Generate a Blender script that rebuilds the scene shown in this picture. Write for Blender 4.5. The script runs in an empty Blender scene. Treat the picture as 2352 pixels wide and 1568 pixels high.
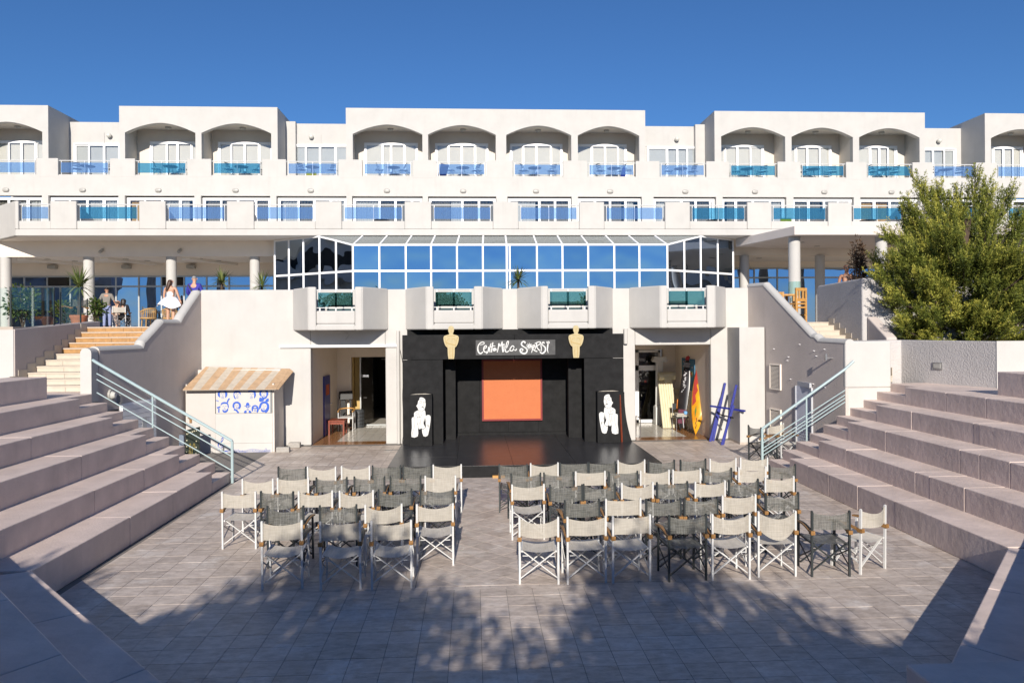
import bpy, bmesh, math, random
import numpy as np
from mathutils import Vector, Matrix

R = math.radians
rng = random.Random(7)
nrg = np.random.default_rng(11)
SC = bpy.context.scene
COL = SC.collection

# ------------------------------------------------------------ camera, sky, sun, exposure
cam = bpy.data.cameras.new('camera')
cam_o = bpy.data.objects.new('camera', cam)
COL.objects.link(cam_o)
cam.sensor_width = 36.0
cam.lens = 1711.0 / 2352.0 * 36.0
cam.shift_y = -29.0 / 2352.0
cam.clip_start = 0.05
cam.clip_end = 3000
yaw, roll = R(3.0), 0.007
fw = Vector((math.sin(yaw), math.cos(yaw), 0))
rt = Vector((math.cos(yaw), -math.sin(yaw), 0))
up = Vector((0, 0, 1))
rt2 = rt * math.cos(roll) - up * math.sin(roll)
up2 = up * math.cos(roll) + rt * math.sin(roll)
m = Matrix((rt2, up2, -fw)).transposed().to_4x4()
m.translation = (0, 0, 3.37)
cam_o.matrix_world = m
SC.camera = cam_o

SUN_DIR = Vector((0.045, 1.0, -0.43)).normalized()          # the way the light travels
elev = math.asin(-SUN_DIR.z)
az = math.atan2(-SUN_DIR.x, -SUN_DIR.y)                     # compass angle of the sun, clockwise from +Y
w = bpy.data.worlds.new('World')
SC.world = w
w.use_nodes = True
nt = w.node_tree
bg = nt.nodes['Background']
sky = nt.nodes.new('ShaderNodeTexSky')
sky.sky_type = 'NISHITA'
sky.sun_disc = False
sky.sun_elevation = elev
sky.sun_rotation = az
sky.altitude = 100
sky.air_density = 1.0
sky.dust_density = 0.0
sky.ozone_density = 10.0
nt.links.new(sky.outputs[0], bg.inputs[0])
bg.inputs[1].default_value = 0.068
sun = bpy.data.lights.new('sun', 'SUN')
sun.energy = 4.0
sun.angle = R(0.53)
sun.color = (1.0, 0.925, 0.825)
sun_o = bpy.data.objects.new('sun', sun)
COL.objects.link(sun_o)
sun_o.rotation_euler = SUN_DIR.to_track_quat('-Z', 'Y').to_euler()
sun_o.location = (-3, -30, 20)
SC.view_settings.view_transform = 'Standard'
SC.view_settings.look = 'None'
SC.view_settings.gamma = 1
SC.view_settings.use_curve_mapping = False
SC.view_settings.exposure = 0.62
try:
    SC.cycles.max_bounces = 10
    SC.cycles.transparent_max_bounces = 16
    SC.cycles.use_denoising = True
except Exception:
    pass

# ------------------------------------------------------------ mesh helpers
class MB:
    def __init__(s): s.v = []; s.f = []; s.mi = []; s.cur = 0
    def add(s, vs, fs):
        o = len(s.v); s.v.extend(vs)
        for f in fs: s.f.append([i + o for i in f]); s.mi.append(s.cur)
        return s
    def box(s, x0, y0, z0, x1, y1, z1):
        x0, x1 = sorted((x0, x1)); y0, y1 = sorted((y0, y1)); z0, z1 = sorted((z0, z1))
        return s.add([(x0,y0,z0),(x1,y0,z0),(x1,y1,z0),(x0,y1,z0),(x0,y0,z1),(x1,y0,z1),(x1,y1,z1),(x0,y1,z1)],
              [(0,3,2,1),(4,5,6,7),(0,1,5,4),(1,2,6,5),(2,3,7,6),(3,0,4,7)])
    def bar(s, p0, p1, w, h, upv=(0,0,1)):
        p0, p1 = Vector(p0), Vector(p1); d = (p1 - p0).normalized(); u = Vector(upv)
        a = d.cross(u)
        if a.length < 1e-4: a = d.cross(Vector((0,1,0)))
        a.normalize(); b = a.cross(d).normalized()
        vs = [tuple(p + a*(w/2)*i + b*(h/2)*j) for p in (p0, p1) for i, j in ((-1,-1),(1,-1),(1,1),(-1,1))]
        return s.add(vs, [(0,3,2,1),(4,5,6,7),(0,1,5,4),(1,2,6,5),(2,3,7,6),(3,0,4,7)])
    def tube(s, pts, r, n=8, caps=True):
        pts = [Vector(p) for p in pts]; rr = r if isinstance(r, (list, tuple)) else [r]*len(pts)
        vs = []; fs = []; prev = None
        for i, p in enumerate(pts):
            d = (pts[min(i+1, len(pts)-1)] - pts[max(i-1, 0)]).normalized()
            a = prev if prev is not None else (d.cross(Vector((0,0,1))) if abs(d.z) < .95 else d.cross(Vector((0,1,0))))
            a = (a - d*a.dot(d)).normalized(); prev = a; b = d.cross(a)
            for k in range(n):
                t = 2*math.pi*k/n; vs.append(tuple(p + a*rr[i]*math.cos(t) + b*rr[i]*math.sin(t)))
        for i in range(len(pts)-1):
            for k in range(n):
                k2 = (k+1) % n; fs.append((i*n+k, i*n+k2, (i+1)*n+k2, (i+1)*n+k))
        if caps:
            fs.append(tuple(reversed(range(n)))); fs.append(tuple((len(pts)-1)*n+k for k in range(n)))
        return s.add(vs, fs)
    def lathe(s, prof, c=(0,0,0), n=16):
        vs = []; fs = []
        for r, z in prof:
            for k in range(n):
                t = 2*math.pi*k/n; vs.append((c[0]+r*math.cos(t), c[1]+r*math.sin(t), c[2]+z))
        for i in range(len(prof)-1):
            for k in range(n):
                k2 = (k+1) % n; fs.append((i*n+k, i*n+k2, (i+1)*n+k2, (i+1)*n+k))
        fs.append(tuple(reversed(range(n)))); fs.append(tuple((len(prof)-1)*n+k for k in range(n)))
        return s.add(vs, fs)
    def prism(s, poly, axis, c0, c1):
        """poly (a,b) extruded along axis: 'y' -> (x,z), 'z' -> (x,y), 'x' -> (y,z)"""
        P = {'y': lambda a, b, c: (a, c, b), 'z': lambda a, b, c: (a, b, c), 'x': lambda a, b, c: (c, a, b)}[axis]
        n = len(poly)
        vs = [P(a, b, c0) for a, b in poly] + [P(a, b, c1) for a, b in poly]
        fs = [tuple(range(n)), tuple(range(2*n-1, n-1, -1))] + [(i, n+i, n+(i+1) % n, (i+1) % n) for i in range(n)]
        return s.add(vs, fs)
    def ribbon(s, pts, wd, y0, y1, closed=False, smooth=4):
        """flat stroke in the x-z plane, y0 front to y1 back"""
        pts = catmull(pts, smooth, closed); n = len(pts)
        ww = wd if isinstance(wd, (list, tuple)) else [wd]
        L = []; Q = []
        for i, (x, z) in enumerate(pts):
            a = pts[(i-1) % n] if (closed or i) else pts[0]; b = pts[(i+1) % n] if (closed or i < n-1) else pts[-1]
            dx, dz = b[0]-a[0], b[1]-a[1]; l = math.hypot(dx, dz) or 1
            t = i/(n-1)*(len(ww)-1); k = min(int(t), len(ww)-2) if len(ww) > 1 else 0
            h = (ww[0] if len(ww) == 1 else ww[k] + (ww[k+1]-ww[k])*(t-k))/2
            L.append((x - dz/l*h, z + dx/l*h)); Q.append((x + dz/l*h, z - dx/l*h))
        for i in range(n if closed else n-1):
            j = (i+1) % n
            s.prism([L[i], L[j], Q[j], Q[i]], 'y', y0, y1)
        return s
    def build(s, name, mat=None, parent=None, smooth=False, bevel=0, kind=None, seg=2):
        me = bpy.data.meshes.new(name)
        off = wl(parent) if parent is not None else Vector((0, 0, 0))
        me.from_pydata([(x-off.x, y-off.y, z-off.z) for x, y, z in s.v], [], s.f)
        bm = bmesh.new(); bm.from_mesh(me)
        bmesh.ops.recalc_face_normals(bm, faces=bm.faces); bm.to_mesh(me); bm.free()
        if mat is not None:
            for mm in (mat if isinstance(mat, (list, tuple)) else [mat]): me.materials.append(mm)
            if isinstance(mat, (list, tuple)):
                me.polygons.foreach_set('material_index', s.mi)
        if smooth:
            me.polygons.foreach_set('use_smooth', [True]*len(me.polygons))
            try: me.set_sharp_from_angle(angle=R(40))
            except Exception: pass
        o = bpy.data.objects.new(name, me); COL.objects.link(o)
        if parent is not None: o.parent = parent
        if kind: o['kind'] = kind
        if bevel:
            b = o.modifiers.new('edge', 'BEVEL'); b.width = bevel; b.segments = seg; b.limit_method = 'ANGLE'; b.angle_limit = R(30)
        return o

def catmull(pts, k=4, closed=False):
    if k <= 1 or len(pts) < 3: return list(pts)
    n = len(pts); out = []
    for i in range(n if closed else n-1):
        g = (lambda j: pts[j % n]) if closed else (lambda j: pts[max(0, min(n-1, j))])
        p0, p1, p2, p3 = g(i-1), g(i), g(i+1), g(i+2)
        for q in range(k):
            t = q/k
            out.append(tuple(.5*((2*b) + (c-a)*t + (2*a-5*b+4*c-d)*t*t + (3*b-a-3*c+d)*t**3) for a, b, c, d in zip(p0, p1, p2, p3)))
    if not closed: out.append(tuple(pts[-1]))
    return out

def wl(o):
    v = Vector((0, 0, 0))
    while o is not None: v = v + Vector(o.location); o = o.parent
    return v

def tag(o, label, cat, group=None, kind=None):
    o['label'] = label; o['category'] = cat
    if group: o['group'] = group
    if kind: o['kind'] = kind
    return o

def thing(name, label, cat, loc=(0, 0, 0), rz=0, group=None):
    o = bpy.data.objects.new(name, None); COL.objects.link(o)
    o.empty_display_size = .2; o.location = loc; o.rotation_euler = (0, 0, rz)
    return tag(o, label, cat, group)

def inst(name, me, loc, parent, rot=(0, 0, 0), scale=(1, 1, 1)):
    o = bpy.data.objects.new(name, me); COL.objects.link(o)
    o.parent = parent; off = wl(parent)
    o.location = Vector(loc) - off; o.rotation_euler = rot; o.scale = scale
    return o

def copy_tree(o, parent=None):
    c = o.copy(); COL.objects.link(c)
    if parent is not None: c.parent = parent
    for ch in KIDS.get(o.name, [ch for ch in o.children]): copy_tree(ch, c)
    return c
KIDS = {}

# ------------------------------------------------------------ materials
def lin(r, g, b):
    f = lambda c: (c/255/12.92) if c/255 <= .04045 else ((c/255+.055)/1.055)**2.4
    return (f(r), f(g), f(b))

def mat(name, col, rough=.6, var=0.0, scale=3.0, bump=0.0, bscale=60.0, spec=.5, metal=0.0, col2=None, coord='Object', stain=0.0):
    """plain painted or cast surface: base colour broken by noise, fine relief, a few stains"""
    ma = bpy.data.materials.new(name); ma.use_nodes = True
    t = ma.node_tree; N = t.nodes; Lk = t.links; p = N['Principled BSDF']
    p.inputs['Base Color'].default_value = (*col, 1); p.inputs['Roughness'].default_value = rough
    p.inputs['Metallic'].default_value = metal
    p.inputs['Specular IOR Level'].default_value = spec
    if var or bump or stain:
        if coord == 'World':
            src = N.new('ShaderNodeNewGeometry').outputs['Position']
        else:
            src = N.new('ShaderNodeTexCoord').outputs[coord]
    if var:
        no = N.new('ShaderNodeTexNoise'); no.inputs['Scale'].default_value = scale; no.inputs['Detail'].default_value = 8; no.inputs['Roughness'].default_value = .62
        Lk.new(src, no.inputs['Vector'])
        mr = N.new('ShaderNodeMapRange'); mr.inputs[1].default_value = .3; mr.inputs[2].default_value = .7
        Lk.new(no.outputs[0], mr.inputs[0])
        mx = N.new('ShaderNodeMix'); mx.data_type = 'RGBA'
        c2 = col2 or tuple(c*(1-var) for c in col)
        mx.inputs[6].default_value = (*c2, 1); mx.inputs[7].default_value = (*(tuple(min(1, c*(1+var*.5)) for c in col) if not col2 else col), 1)
        Lk.new(mr.outputs[0], mx.inputs[0]); out = mx.outputs[2]
        if stain:
            mp = N.new('ShaderNodeMapping'); mp.inputs['Scale'].default_value = (2.2, 2.2, .25); Lk.new(src, mp.inputs[0])
            n2 = N.new('ShaderNodeTexNoise'); n2.inputs['Scale'].default_value = 2.0; n2.inputs['Detail'].default_value = 6; Lk.new(mp.outputs[0], n2.inputs['Vector'])
            m2 = N.new('ShaderNodeMapRange'); m2.inputs[1].default_value = .55; m2.inputs[2].default_value = .8; m2.inputs[4].default_value = stain; Lk.new(n2.outputs[0], m2.inputs[0])
            mx2 = N.new('ShaderNodeMix'); mx2.data_type = 'RGBA'; mx2.inputs[7].default_value = (*tuple(c*.45 for c in col), 1)
            Lk.new(m2.outputs[0], mx2.inputs[0]); Lk.new(out, mx2.inputs[6]); out = mx2.outputs[2]
        Lk.new(out, p.inputs['Base Color'])
    if bump:
        nb = N.new('ShaderNodeTexNoise'); nb.inputs['Scale'].default_value = bscale; nb.inputs['Detail'].default_value = 5
        Lk.new(src, nb.inputs['Vector'])
        bp = N.new('ShaderNodeBump'); bp.inputs['Strength'].default_value = bump; bp.inputs['Distance'].default_value = .02
        Lk.new(nb.outputs[0], bp.inputs['Height']); Lk.new(bp.outputs[0], p.inputs['Normal'])
    return ma

def glass(name, tint, refl_tint, refl=.5, rough=.0, body=None, bodyf=0.0, wave=0.0):
    """window or panel glass: see-through tint + coated mirror reflection (+ a share of coloured body)"""
    ma = bpy.data.materials.new(name); ma.use_nodes = True
    t = ma.node_tree; N = t.nodes; Lk = t.links
    N.remove(N['Principled BSDF']); out = N['Material Output']
    tr = N.new('ShaderNodeBsdfTransparent'); tr.inputs[0].default_value = (*tint, 1)
    gl = N.new('ShaderNodeBsdfGlossy'); gl.inputs['Color'].default_value = (*refl_tint, 1); gl.inputs['Roughness'].default_value = rough
    if wave:      # rolled glass is never quite flat, and each pane comes from its own batch
        g = N.new('ShaderNodeNewGeometry'); nz = N.new('ShaderNodeTexNoise'); nz.inputs['Scale'].default_value = .9; nz.inputs['Detail'].default_value = 1; Lk.new(g.outputs['Position'], nz.inputs['Vector'])
        bp = N.new('ShaderNodeBump'); bp.inputs['Strength'].default_value = 1.0; bp.inputs['Distance'].default_value = wave; Lk.new(nz.outputs[0], bp.inputs['Height']); Lk.new(bp.outputs[0], gl.inputs['Normal'])
        oi = N.new('ShaderNodeObjectInfo'); hv = N.new('ShaderNodeHueSaturation'); hv.inputs['Color'].default_value = (*refl_tint, 1)
        rr = N.new('ShaderNodeMapRange'); rr.inputs[3].default_value = .86; rr.inputs[4].default_value = 1.06; Lk.new(oi.outputs['Random'], rr.inputs[0]); Lk.new(rr.outputs[0], hv.inputs['Value'])
        rs = N.new('ShaderNodeMapRange'); rs.inputs[3].default_value = 1.08; rs.inputs[4].default_value = .80; Lk.new(oi.outputs['Random'], rs.inputs[0]); Lk.new(rs.outputs[0], hv.inputs['Saturation']); Lk.new(hv.outputs[0], gl.inputs['Color'])
    lw = N.new('ShaderNodeLayerWeight'); lw.inputs[0].default_value = .5
    pw = N.new('ShaderNodeMath'); pw.operation = 'POWER'; pw.inputs[1].default_value = 4.0; Lk.new(lw.outputs['Facing'], pw.inputs[0])
    mr = N.new('ShaderNodeMapRange'); mr.inputs[1].default_value = .0; mr.inputs[2].default_value = 1; mr.inputs[3].default_value = refl; mr.inputs[4].default_value = 1
    Lk.new(pw.outputs[0], mr.inputs[0])
    first = tr.outputs[0]
    if body:
        df = N.new('ShaderNodeBsdfDiffuse'); df.inputs[0].default_value = (*body, 1)
        tl = N.new('ShaderNodeBsdfTranslucent'); tl.inputs[0].default_value = (*body, 1)
        ad = N.new('ShaderNodeMixShader'); ad.inputs[0].default_value = .35; Lk.new(df.outputs[0], ad.inputs[1]); Lk.new(tl.outputs[0], ad.inputs[2])
        m0 = N.new('ShaderNodeMixShader'); m0.inputs[0].default_value = bodyf; Lk.new(tr.outputs[0], m0.inputs[1]); Lk.new(ad.outputs[0], m0.inputs[2]); first = m0.outputs[0]
    mx = N.new('ShaderNodeMixShader'); Lk.new(mr.outputs[0], mx.inputs[0]); Lk.new(first, mx.inputs[1]); Lk.new(gl.outputs[0], mx.inputs[2])
    Lk.new(mx.outputs[0], out.inputs[0])
    return ma

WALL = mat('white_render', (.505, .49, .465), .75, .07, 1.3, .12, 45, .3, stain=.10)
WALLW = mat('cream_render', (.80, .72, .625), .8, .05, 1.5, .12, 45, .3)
WHITE = mat('white_paint', (.82, .82, .82), .4, 0, spec=.4)
ALU = mat('white_aluminium', (.78, .79, .80), .35)
GREYALU = mat('grey_aluminium', (.42, .44, .44), .4, metal=.3)
ROUGH = mat('rough_grey_render', (.50, .475, .46), .9, .08, 2, .9, 28, .2)
SMOOTHG = mat('grey_mauve_render', (.54, .475, .435), .85, .08, 1.2, .35, 30, .2, stain=.12)
BENCH = mat('mauve_concrete_paint', (.69, .565, .50), .55, .16, 1.8, .35, 35, .35, coord='World', stain=.22)
BENCHR = mat('mauve_rough_concrete', (.69, .565, .50), .6, .18, 1.6, .35, 9, .3, coord='World', stain=.26)
GROUT = mat('grout', (.20, .185, .17), .9, .15, 4, .3, 80, coord='World')
CREAMT = mat('cream_step_tile', (.52, .455, .37), .55, .10, 5, .05, 60)
ORANGET = mat('orange_step_tile', (.40, .215, .075), .5, .28, 9, .05, 60)
NOSE = mat('pale_nosing', (.52, .42, .33), .5, .08, 8)
BROWNT = mat('brown_floor_tile', (.27, .125, .045), .22, .25, 6, .03, 50)
WHITET = mat('pale_floor_tile', (.55, .52, .46), .18, .08, 6, .03, 50)
RAILM = mat('pale_teal_paint', (.36, .46, .47), .35, .06, 12)
FRAMEW = mat('white_tube_paint', (.58, .58, .57), .38, .05, 9)
FRAMED = mat('dark_tube_paint', (.028, .034, .036), .38, .1, 9)
TEAK = mat('teak', (.30, .155, .05), .5, .35, 22)
BLACK = mat('black', (.012, .012, .013), .5)
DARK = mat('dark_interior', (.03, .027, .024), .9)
BLUEP = mat('blue_paint', (.022, .03, .23), .4, .2, 8)
REDF = mat('dark_red_frame', (.20, .012, .012), .5)
ORANGEC = mat('orange_canvas', (.52, .150, .052), .75, .06, 5, .25, 14)
GOLD = mat('pale_gold_paint', (.46, .375, .20), .6, .12, 14)
GOLD2 = mat('gold_line_paint', (.40, .28, .10), .6)
PAINTW = mat('white_lettering', (.62, .62, .60), .6)
INK = mat('black_line_paint', (.01, .01, .01), .6)
BLUEI = mat('blue_stencil_paint', (.025, .10, .50), .6, .15, 20)
TERRA = mat('terracotta', (.42, .15, .075), .8, .15, 8, .2, 40)
WICK = mat('wicker', (.45, .27, .10), .6, .25, 30)
PINE = mat('pine_wood', (.52, .27, .075), .5, .25, 14)
REDWOOD = mat('red_brown_wood', (.22, .045, .02), .4, .3, 18)
STEEL = mat('steel', (.6, .6, .6), .25, metal=.9)
STONE = mat('grey_stone', (.36, .34, .31), .85, .2, 12, .4, 40)
GREYL = mat('lamp_grey', (.38, .37, .34), .4)
LAMPG = mat('lamp_glass', (.58, .57, .52), .15)
CURT = mat('white_curtain', (.46, .45, .43), .85, .05, 3)
CURTB = mat('beige_curtain', (.20, .18, .15), .85, .08, 3)
CURTO = mat('ochre_curtain', (.42, .25, .07), .85, .12, 4)
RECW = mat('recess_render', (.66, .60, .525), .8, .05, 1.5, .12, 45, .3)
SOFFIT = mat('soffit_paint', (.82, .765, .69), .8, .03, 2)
SOIL = mat('terrain_soil', (.13, .11, .08), .95, .3, .5, .2, 4, coord='World')
PAVE = mat('terrace_paving', (.42, .36, .30), .6, .12, 2, .1, 20, coord='World')
SKIN = mat('skin', (.52, .29, .19), .55, .05, 10)
SKINT = mat('tanned_skin', (.40, .20, .12), .55, .05, 10)
HAIRD = mat('dark_hair', (.02, .012, .008), .5, .3, 30)
HAIRB = mat('brown_hair', (.06, .025, .012), .5, .3, 30)
HAIRG = mat('grey_hair', (.30, .28, .26), .6, .3, 30)
GLW = glass('window_glass', (.93, .95, .96), (.85, .93, 1.0), .06)
GLG = glass('gallery_glass', (.10, .14, .17), (.58, .75, .98), .60, wave=.02)
GLR = glass('sloped_roof_glass', (.80, .84, .82), (.75, .8, .85), .06, body=(.52, .53, .50), bodyf=.30)
GLT = glass('lobby_glass', (.08, .10, .12), (.42, .60, .94), .60, wave=.012)
GLB = glass('blue_panel_glass', (.64, .79, .95), (.6, .75, 1), .06, body=(.24, .40, .68), bodyf=.22)
GLK = glass('teal_panel_glass', (.40, .70, .84), (.6, .8, .9), .06, body=(.07, .27, .44), bodyf=.24)
GLM = glass('green_panel_glass', (.30, .48, .47), (.55, .82, .80), .30)
GLC = glass('clear_balustrade_glass', (.93, .975, .96), (.8, .95, .9), .05)
GLD = glass('dark_door_glass', (.45, .44, .42), (.8, .8, .8), .05)

def spot_paint(name, col, rough, dot, dens):
    ma = mat(name, col, rough, .35, 5, .08, 40, .15 if rough > .6 else .5, coord='World')
    t = ma.node_tree; N = t.nodes; p = N['Principled BSDF']
    src = [l.from_socket for l in t.links if l.to_socket == p.inputs['Base Color']][0]
    g = N.new('ShaderNodeNewGeometry'); v = N.new('ShaderNodeTexVoronoi'); v.inputs['Scale'].default_value = dens; t.links.new(g.outputs['Position'], v.inputs['Vector'])
    lt = N.new('ShaderNodeMath'); lt.operation = 'LESS_THAN'; lt.inputs[1].default_value = dot; t.links.new(v.outputs['Distance'], lt.inputs[0])
    wn = N.new('ShaderNodeMath'); wn.operation = 'GREATER_THAN'; wn.inputs[1].default_value = .72; t.links.new(v.outputs['Color'], wn.inputs[0])
    mu = N.new('ShaderNodeMath'); mu.operation = 'MULTIPLY'; t.links.new(lt.outputs[0], mu.inputs[0]); t.links.new(wn.outputs[0], mu.inputs[1])
    mx = N.new('ShaderNodeMix'); mx.data_type = 'RGBA'; mx.inputs[7].default_value = (.5, .48, .45, 1)
    t.links.new(mu.outputs[0], mx.inputs[0]); t.links.new(src, mx.inputs[6]); t.links.new(mx.outputs[2], p.inputs['Base Color'])
    return ma
BLACKW = spot_paint('black_stage_paint', (.018, .018, .0185), .8, .045, 2.4)
STAGEF = spot_paint('black_stage_floor', (.042, .042, .045), .30, .03, 1.5)
SIGNB = mat('worn_black_board', (.06, .06, .06), .6, .4, 6, .1, 30)

def tile_mat(name, a, b, pale):
    """glazed stone tile: each tile its own tone, cloudy mottling, whitish bloom along some edges"""
    ma = bpy.data.materials.new(name); ma.use_nodes = True
    t = ma.node_tree; N = t.nodes; Lk = t.links; p = N['Principled BSDF']
    g = N.new('ShaderNodeNewGeometry'); oi = N.new('ShaderNodeObjectInfo')
    n1 = N.new('ShaderNodeTexNoise'); n1.inputs['Scale'].default_value = 5.5; n1.inputs['Detail'].default_value = 9; n1.inputs['Roughness'].default_value = .7
    mp = N.new('ShaderNodeMapping'); mp.inputs['Scale'].default_value = (1, 2.1, 1); Lk.new(g.outputs['Position'], mp.inputs[0]); Lk.new(mp.outputs[0], n1.inputs['Vector'])
    wn = N.new('ShaderNodeTexWhiteNoise'); wn.noise_dimensions = '1D'
    isl = g.outputs['Random Per Island']; ad = N.new('ShaderNodeMath'); ad.operation = 'ADD'; Lk.new(isl, ad.inputs[0]); Lk.new(oi.outputs['Random'], ad.inputs[1]); Lk.new(ad.outputs[0], wn.inputs['W'])
    m1 = N.new('ShaderNodeMath'); m1.operation = 'MULTIPLY_ADD'; m1.inputs[1].default_value = .42; Lk.new(wn.outputs[0], m1.inputs[0])
    m2 = N.new('ShaderNodeMapRange'); m2.inputs[1].default_value = .38; m2.inputs[2].default_value = .62; m2.inputs[4].default_value = .66; Lk.new(n1.outputs[0], m2.inputs[0]); Lk.new(m2.outputs[0], m1.inputs[2])
    mx = N.new('ShaderNodeMix'); mx.data_type = 'RGBA'; mx.inputs[6].default_value = (*a, 1); mx.inputs[7].default_value = (*b, 1); Lk.new(m1.outputs[0], mx.inputs[0])
    n2 = N.new('ShaderNodeTexNoise'); n2.inputs['Scale'].default_value = 1.1; n2.inputs['Detail'].default_value = 10; n2.inputs['Roughness'].default_value = .75; Lk.new(g.outputs['Position'], n2.inputs['Vector'])
    m3 = N.new('ShaderNodeMapRange'); m3.inputs[1].default_value = .53; m3.inputs[2].default_value = .68; m3.inputs[4].default_value = .75; Lk.new(n2.outputs[0], m3.inputs[0])
    mx2 = N.new('ShaderNodeMix'); mx2.data_type = 'RGBA'; mx2.inputs[7].default_value = (*pale, 1); Lk.new(m3.outputs[0], mx2.inputs[0]); Lk.new(mx.outputs[2], mx2.inputs[6])
    Lk.new(mx2.outputs[2], p.inputs['Base Color'])
    p.inputs['Roughness'].default_value = .48
    nb = N.new('ShaderNodeTexNoise'); nb.inputs['Scale'].default_value = 30; nb.inputs['Detail'].default_value = 6; Lk.new(g.outputs['Position'], nb.inputs['Vector'])
    bp = N.new('ShaderNodeBump'); bp.inputs['Strength'].default_value = .25; bp.inputs['Distance'].default_value = .01; Lk.new(nb.outputs[0], bp.inputs['Height']); Lk.new(bp.outputs[0], p.inputs['Normal'])
    return ma
TILE = tile_mat('court_tile', (.33, .27, .225), (.62, .53, .46), (.72, .67, .62))

def weave(name, a, b, thin):
    """open-weave sling cloth: crossed threads of two tones, a little light comes through"""
    ma = bpy.data.materials.new(name); ma.use_nodes = True
    t = ma.node_tree; N = t.nodes; Lk = t.links; p = N['Principled BSDF']; out = N['Material Output']
    tc = N.new('ShaderNodeTexCoord'); hs = []
    for s_ in ((6, 6, 150), (150, 6, 6)):
        mp = N.new('ShaderNodeMapping'); mp.inputs['Scale'].default_value = s_; Lk.new(tc.outputs['Object'], mp.inputs[0])
        n = N.new('ShaderNodeTexNoise'); n.inputs['Scale'].default_value = 1; n.inputs['Detail'].default_value = 3; Lk.new(mp.outputs[0], n.inputs['Vector']); hs.append(n)
    ad = N.new('ShaderNodeMath'); ad.operation = 'ADD'; Lk.new(hs[0].outputs[0], ad.inputs[0]); Lk.new(hs[1].outputs[0], ad.inputs[1])
    mr = N.new('ShaderNodeMapRange'); mr.inputs[1].default_value = .75; mr.inputs[2].default_value = 1.25; Lk.new(ad.outputs[0], mr.inputs[0])
    mx = N.new('ShaderNodeMix'); mx.data_type = 'RGBA'; mx.inputs[6].default_value = (*a, 1); mx.inputs[7].default_value = (*b, 1); Lk.new(mr.outputs[0], mx.inputs[0])
    Lk.new(mx.outputs[2], p.inputs['Base Color']); p.inputs['Roughness'].default_value = .8
    tr = N.new('ShaderNodeBsdfTransparent'); ms = N.new('ShaderNodeMixShader'); ms.inputs[0].default_value = thin
    Lk.new(p.outputs[0], ms.inputs[1]); Lk.new(tr.outputs[0], ms.inputs[2]); Lk.new(ms.outputs[0], out.inputs[0])
    return ma
SLINGW = weave('cream_sling', (.36, .33, .28), (.50, .465, .40), .13)
SLINGW_LIT = weave('cream_sling_sunlit', (.52, .48, .41), (.68, .63, .55), .06)  # same cloth as the back, lightened to paint in sun on the seats
SLINGD = weave('grey_green_sling', (.06, .06, .053), (.22, .22, .20), .24)

def leafmat(name, a, b, c, transl=.25):
    ma = bpy.data.materials.new(name); ma.use_nodes = True
    t = ma.node_tree; N = t.nodes; Lk = t.links; p = N['Principled BSDF']
    at = N.new('ShaderNodeAttribute'); at.attribute_name = 'tint'
    cr = N.new('ShaderNodeValToRGB'); e = cr.color_ramp.elements; e[0].color = (*a, 1); e[1].color = (*c, 1); x = e.new(.5); x.color = (*b, 1)
    Lk.new(at.outputs['Fac'], cr.inputs[0]); Lk.new(cr.outputs[0], p.inputs['Base Color']); p.inputs['Roughness'].default_value = .6; p.inputs['Specular IOR Level'].default_value = .25
    tl = N.new('ShaderNodeBsdfTranslucent'); Lk.new(cr.outputs[0], tl.inputs[0]); ms = N.new('ShaderNodeMixShader'); ms.inputs[0].default_value = transl
    Lk.new(p.outputs[0], ms.inputs[1]); Lk.new(tl.outputs[0], ms.inputs[2]); Lk.new(ms.outputs[0], N['Material Output'].inputs[0])
    return ma
JUN = leafmat('juniper_needles', (.03, .045, .010), (.155, .18, .028), (.50, .46, .085), .08)
LEAF = leafmat('broad_leaf', (.03, .05, .01), (.06, .10, .02), (.13, .16, .04))
YUC = leafmat('yucca_leaf', (.06, .09, .02), (.12, .16, .04), (.22, .24, .09), .15)
DRY = leafmat('dry_leaf', (.07, .04, .025), (.12, .075, .045), (.17, .11, .07))
BARK = mat('bark', (.09, .06, .04), .9, .3, 6, .5, 20)
# ------------------------------------------------------------ ground
T = .337
mb = MB(); mb.add([(-900,-900,-.6),(900,-900,-.6),(900,900,-.6),(-900,900,-.6)], [(0,1,2,3)])
terr = mb.build('terrain', SOIL, kind='structure')
mb = MB(); mb.box(-9.6, 2.0, -.4, 11.5, 27.5, -.004)
floor = mb.build('courtyard_floor', GROUT, kind='structure')

def inside_near(x, y):            # what the near seating covers of the floor
    return y > 9.43 + (x+5.42)*(5.42-9.43)/3.67 - .1 and y > 9.46 + (x-7.02)*(9.46-5.42)/3.66 - .1 and y > 5.3 and -5.5 < x < 7.12

def tile_mesh(poly, h=0.0):
    cx = sum(p[0] for p in poly)/len(poly); cy = sum(p[1] for p in poly)/len(poly)
    s1, s0 = .982, .991
    n = len(poly)
    vs = [(cx+(x-cx)*s1, cy+(y-cy)*s1, h) for x, y in poly] + [(cx+(x-cx)*s0, cy+(y-cy)*s0, h-.012) for x, y in poly]
    return vs, [tuple(range(n))] + [(i, n+i, n+(i+1) % n, (i+1) % n) for i in range(n)]

def clip(poly, x0, y0, x1, y1):
    for ax, lim, sg in ((0, x0, 1), (0, x1, -1), (1, y0, 1), (1, y1, -1)):
        out = []
        for i in range(len(poly)):
            a, b = poly[i-1], poly[i]
            da, db = (a[ax]-lim)*sg, (b[ax]-lim)*sg
            if (da >= 0) != (db >= 0):
                t = da/(da-db); out.append((a[0]+(b[0]-a[0])*t, a[1]+(b[1]-a[1])*t))
            if db >= 0: out.append(b)
        poly = out
        if not poly: return []
    return poly

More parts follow.
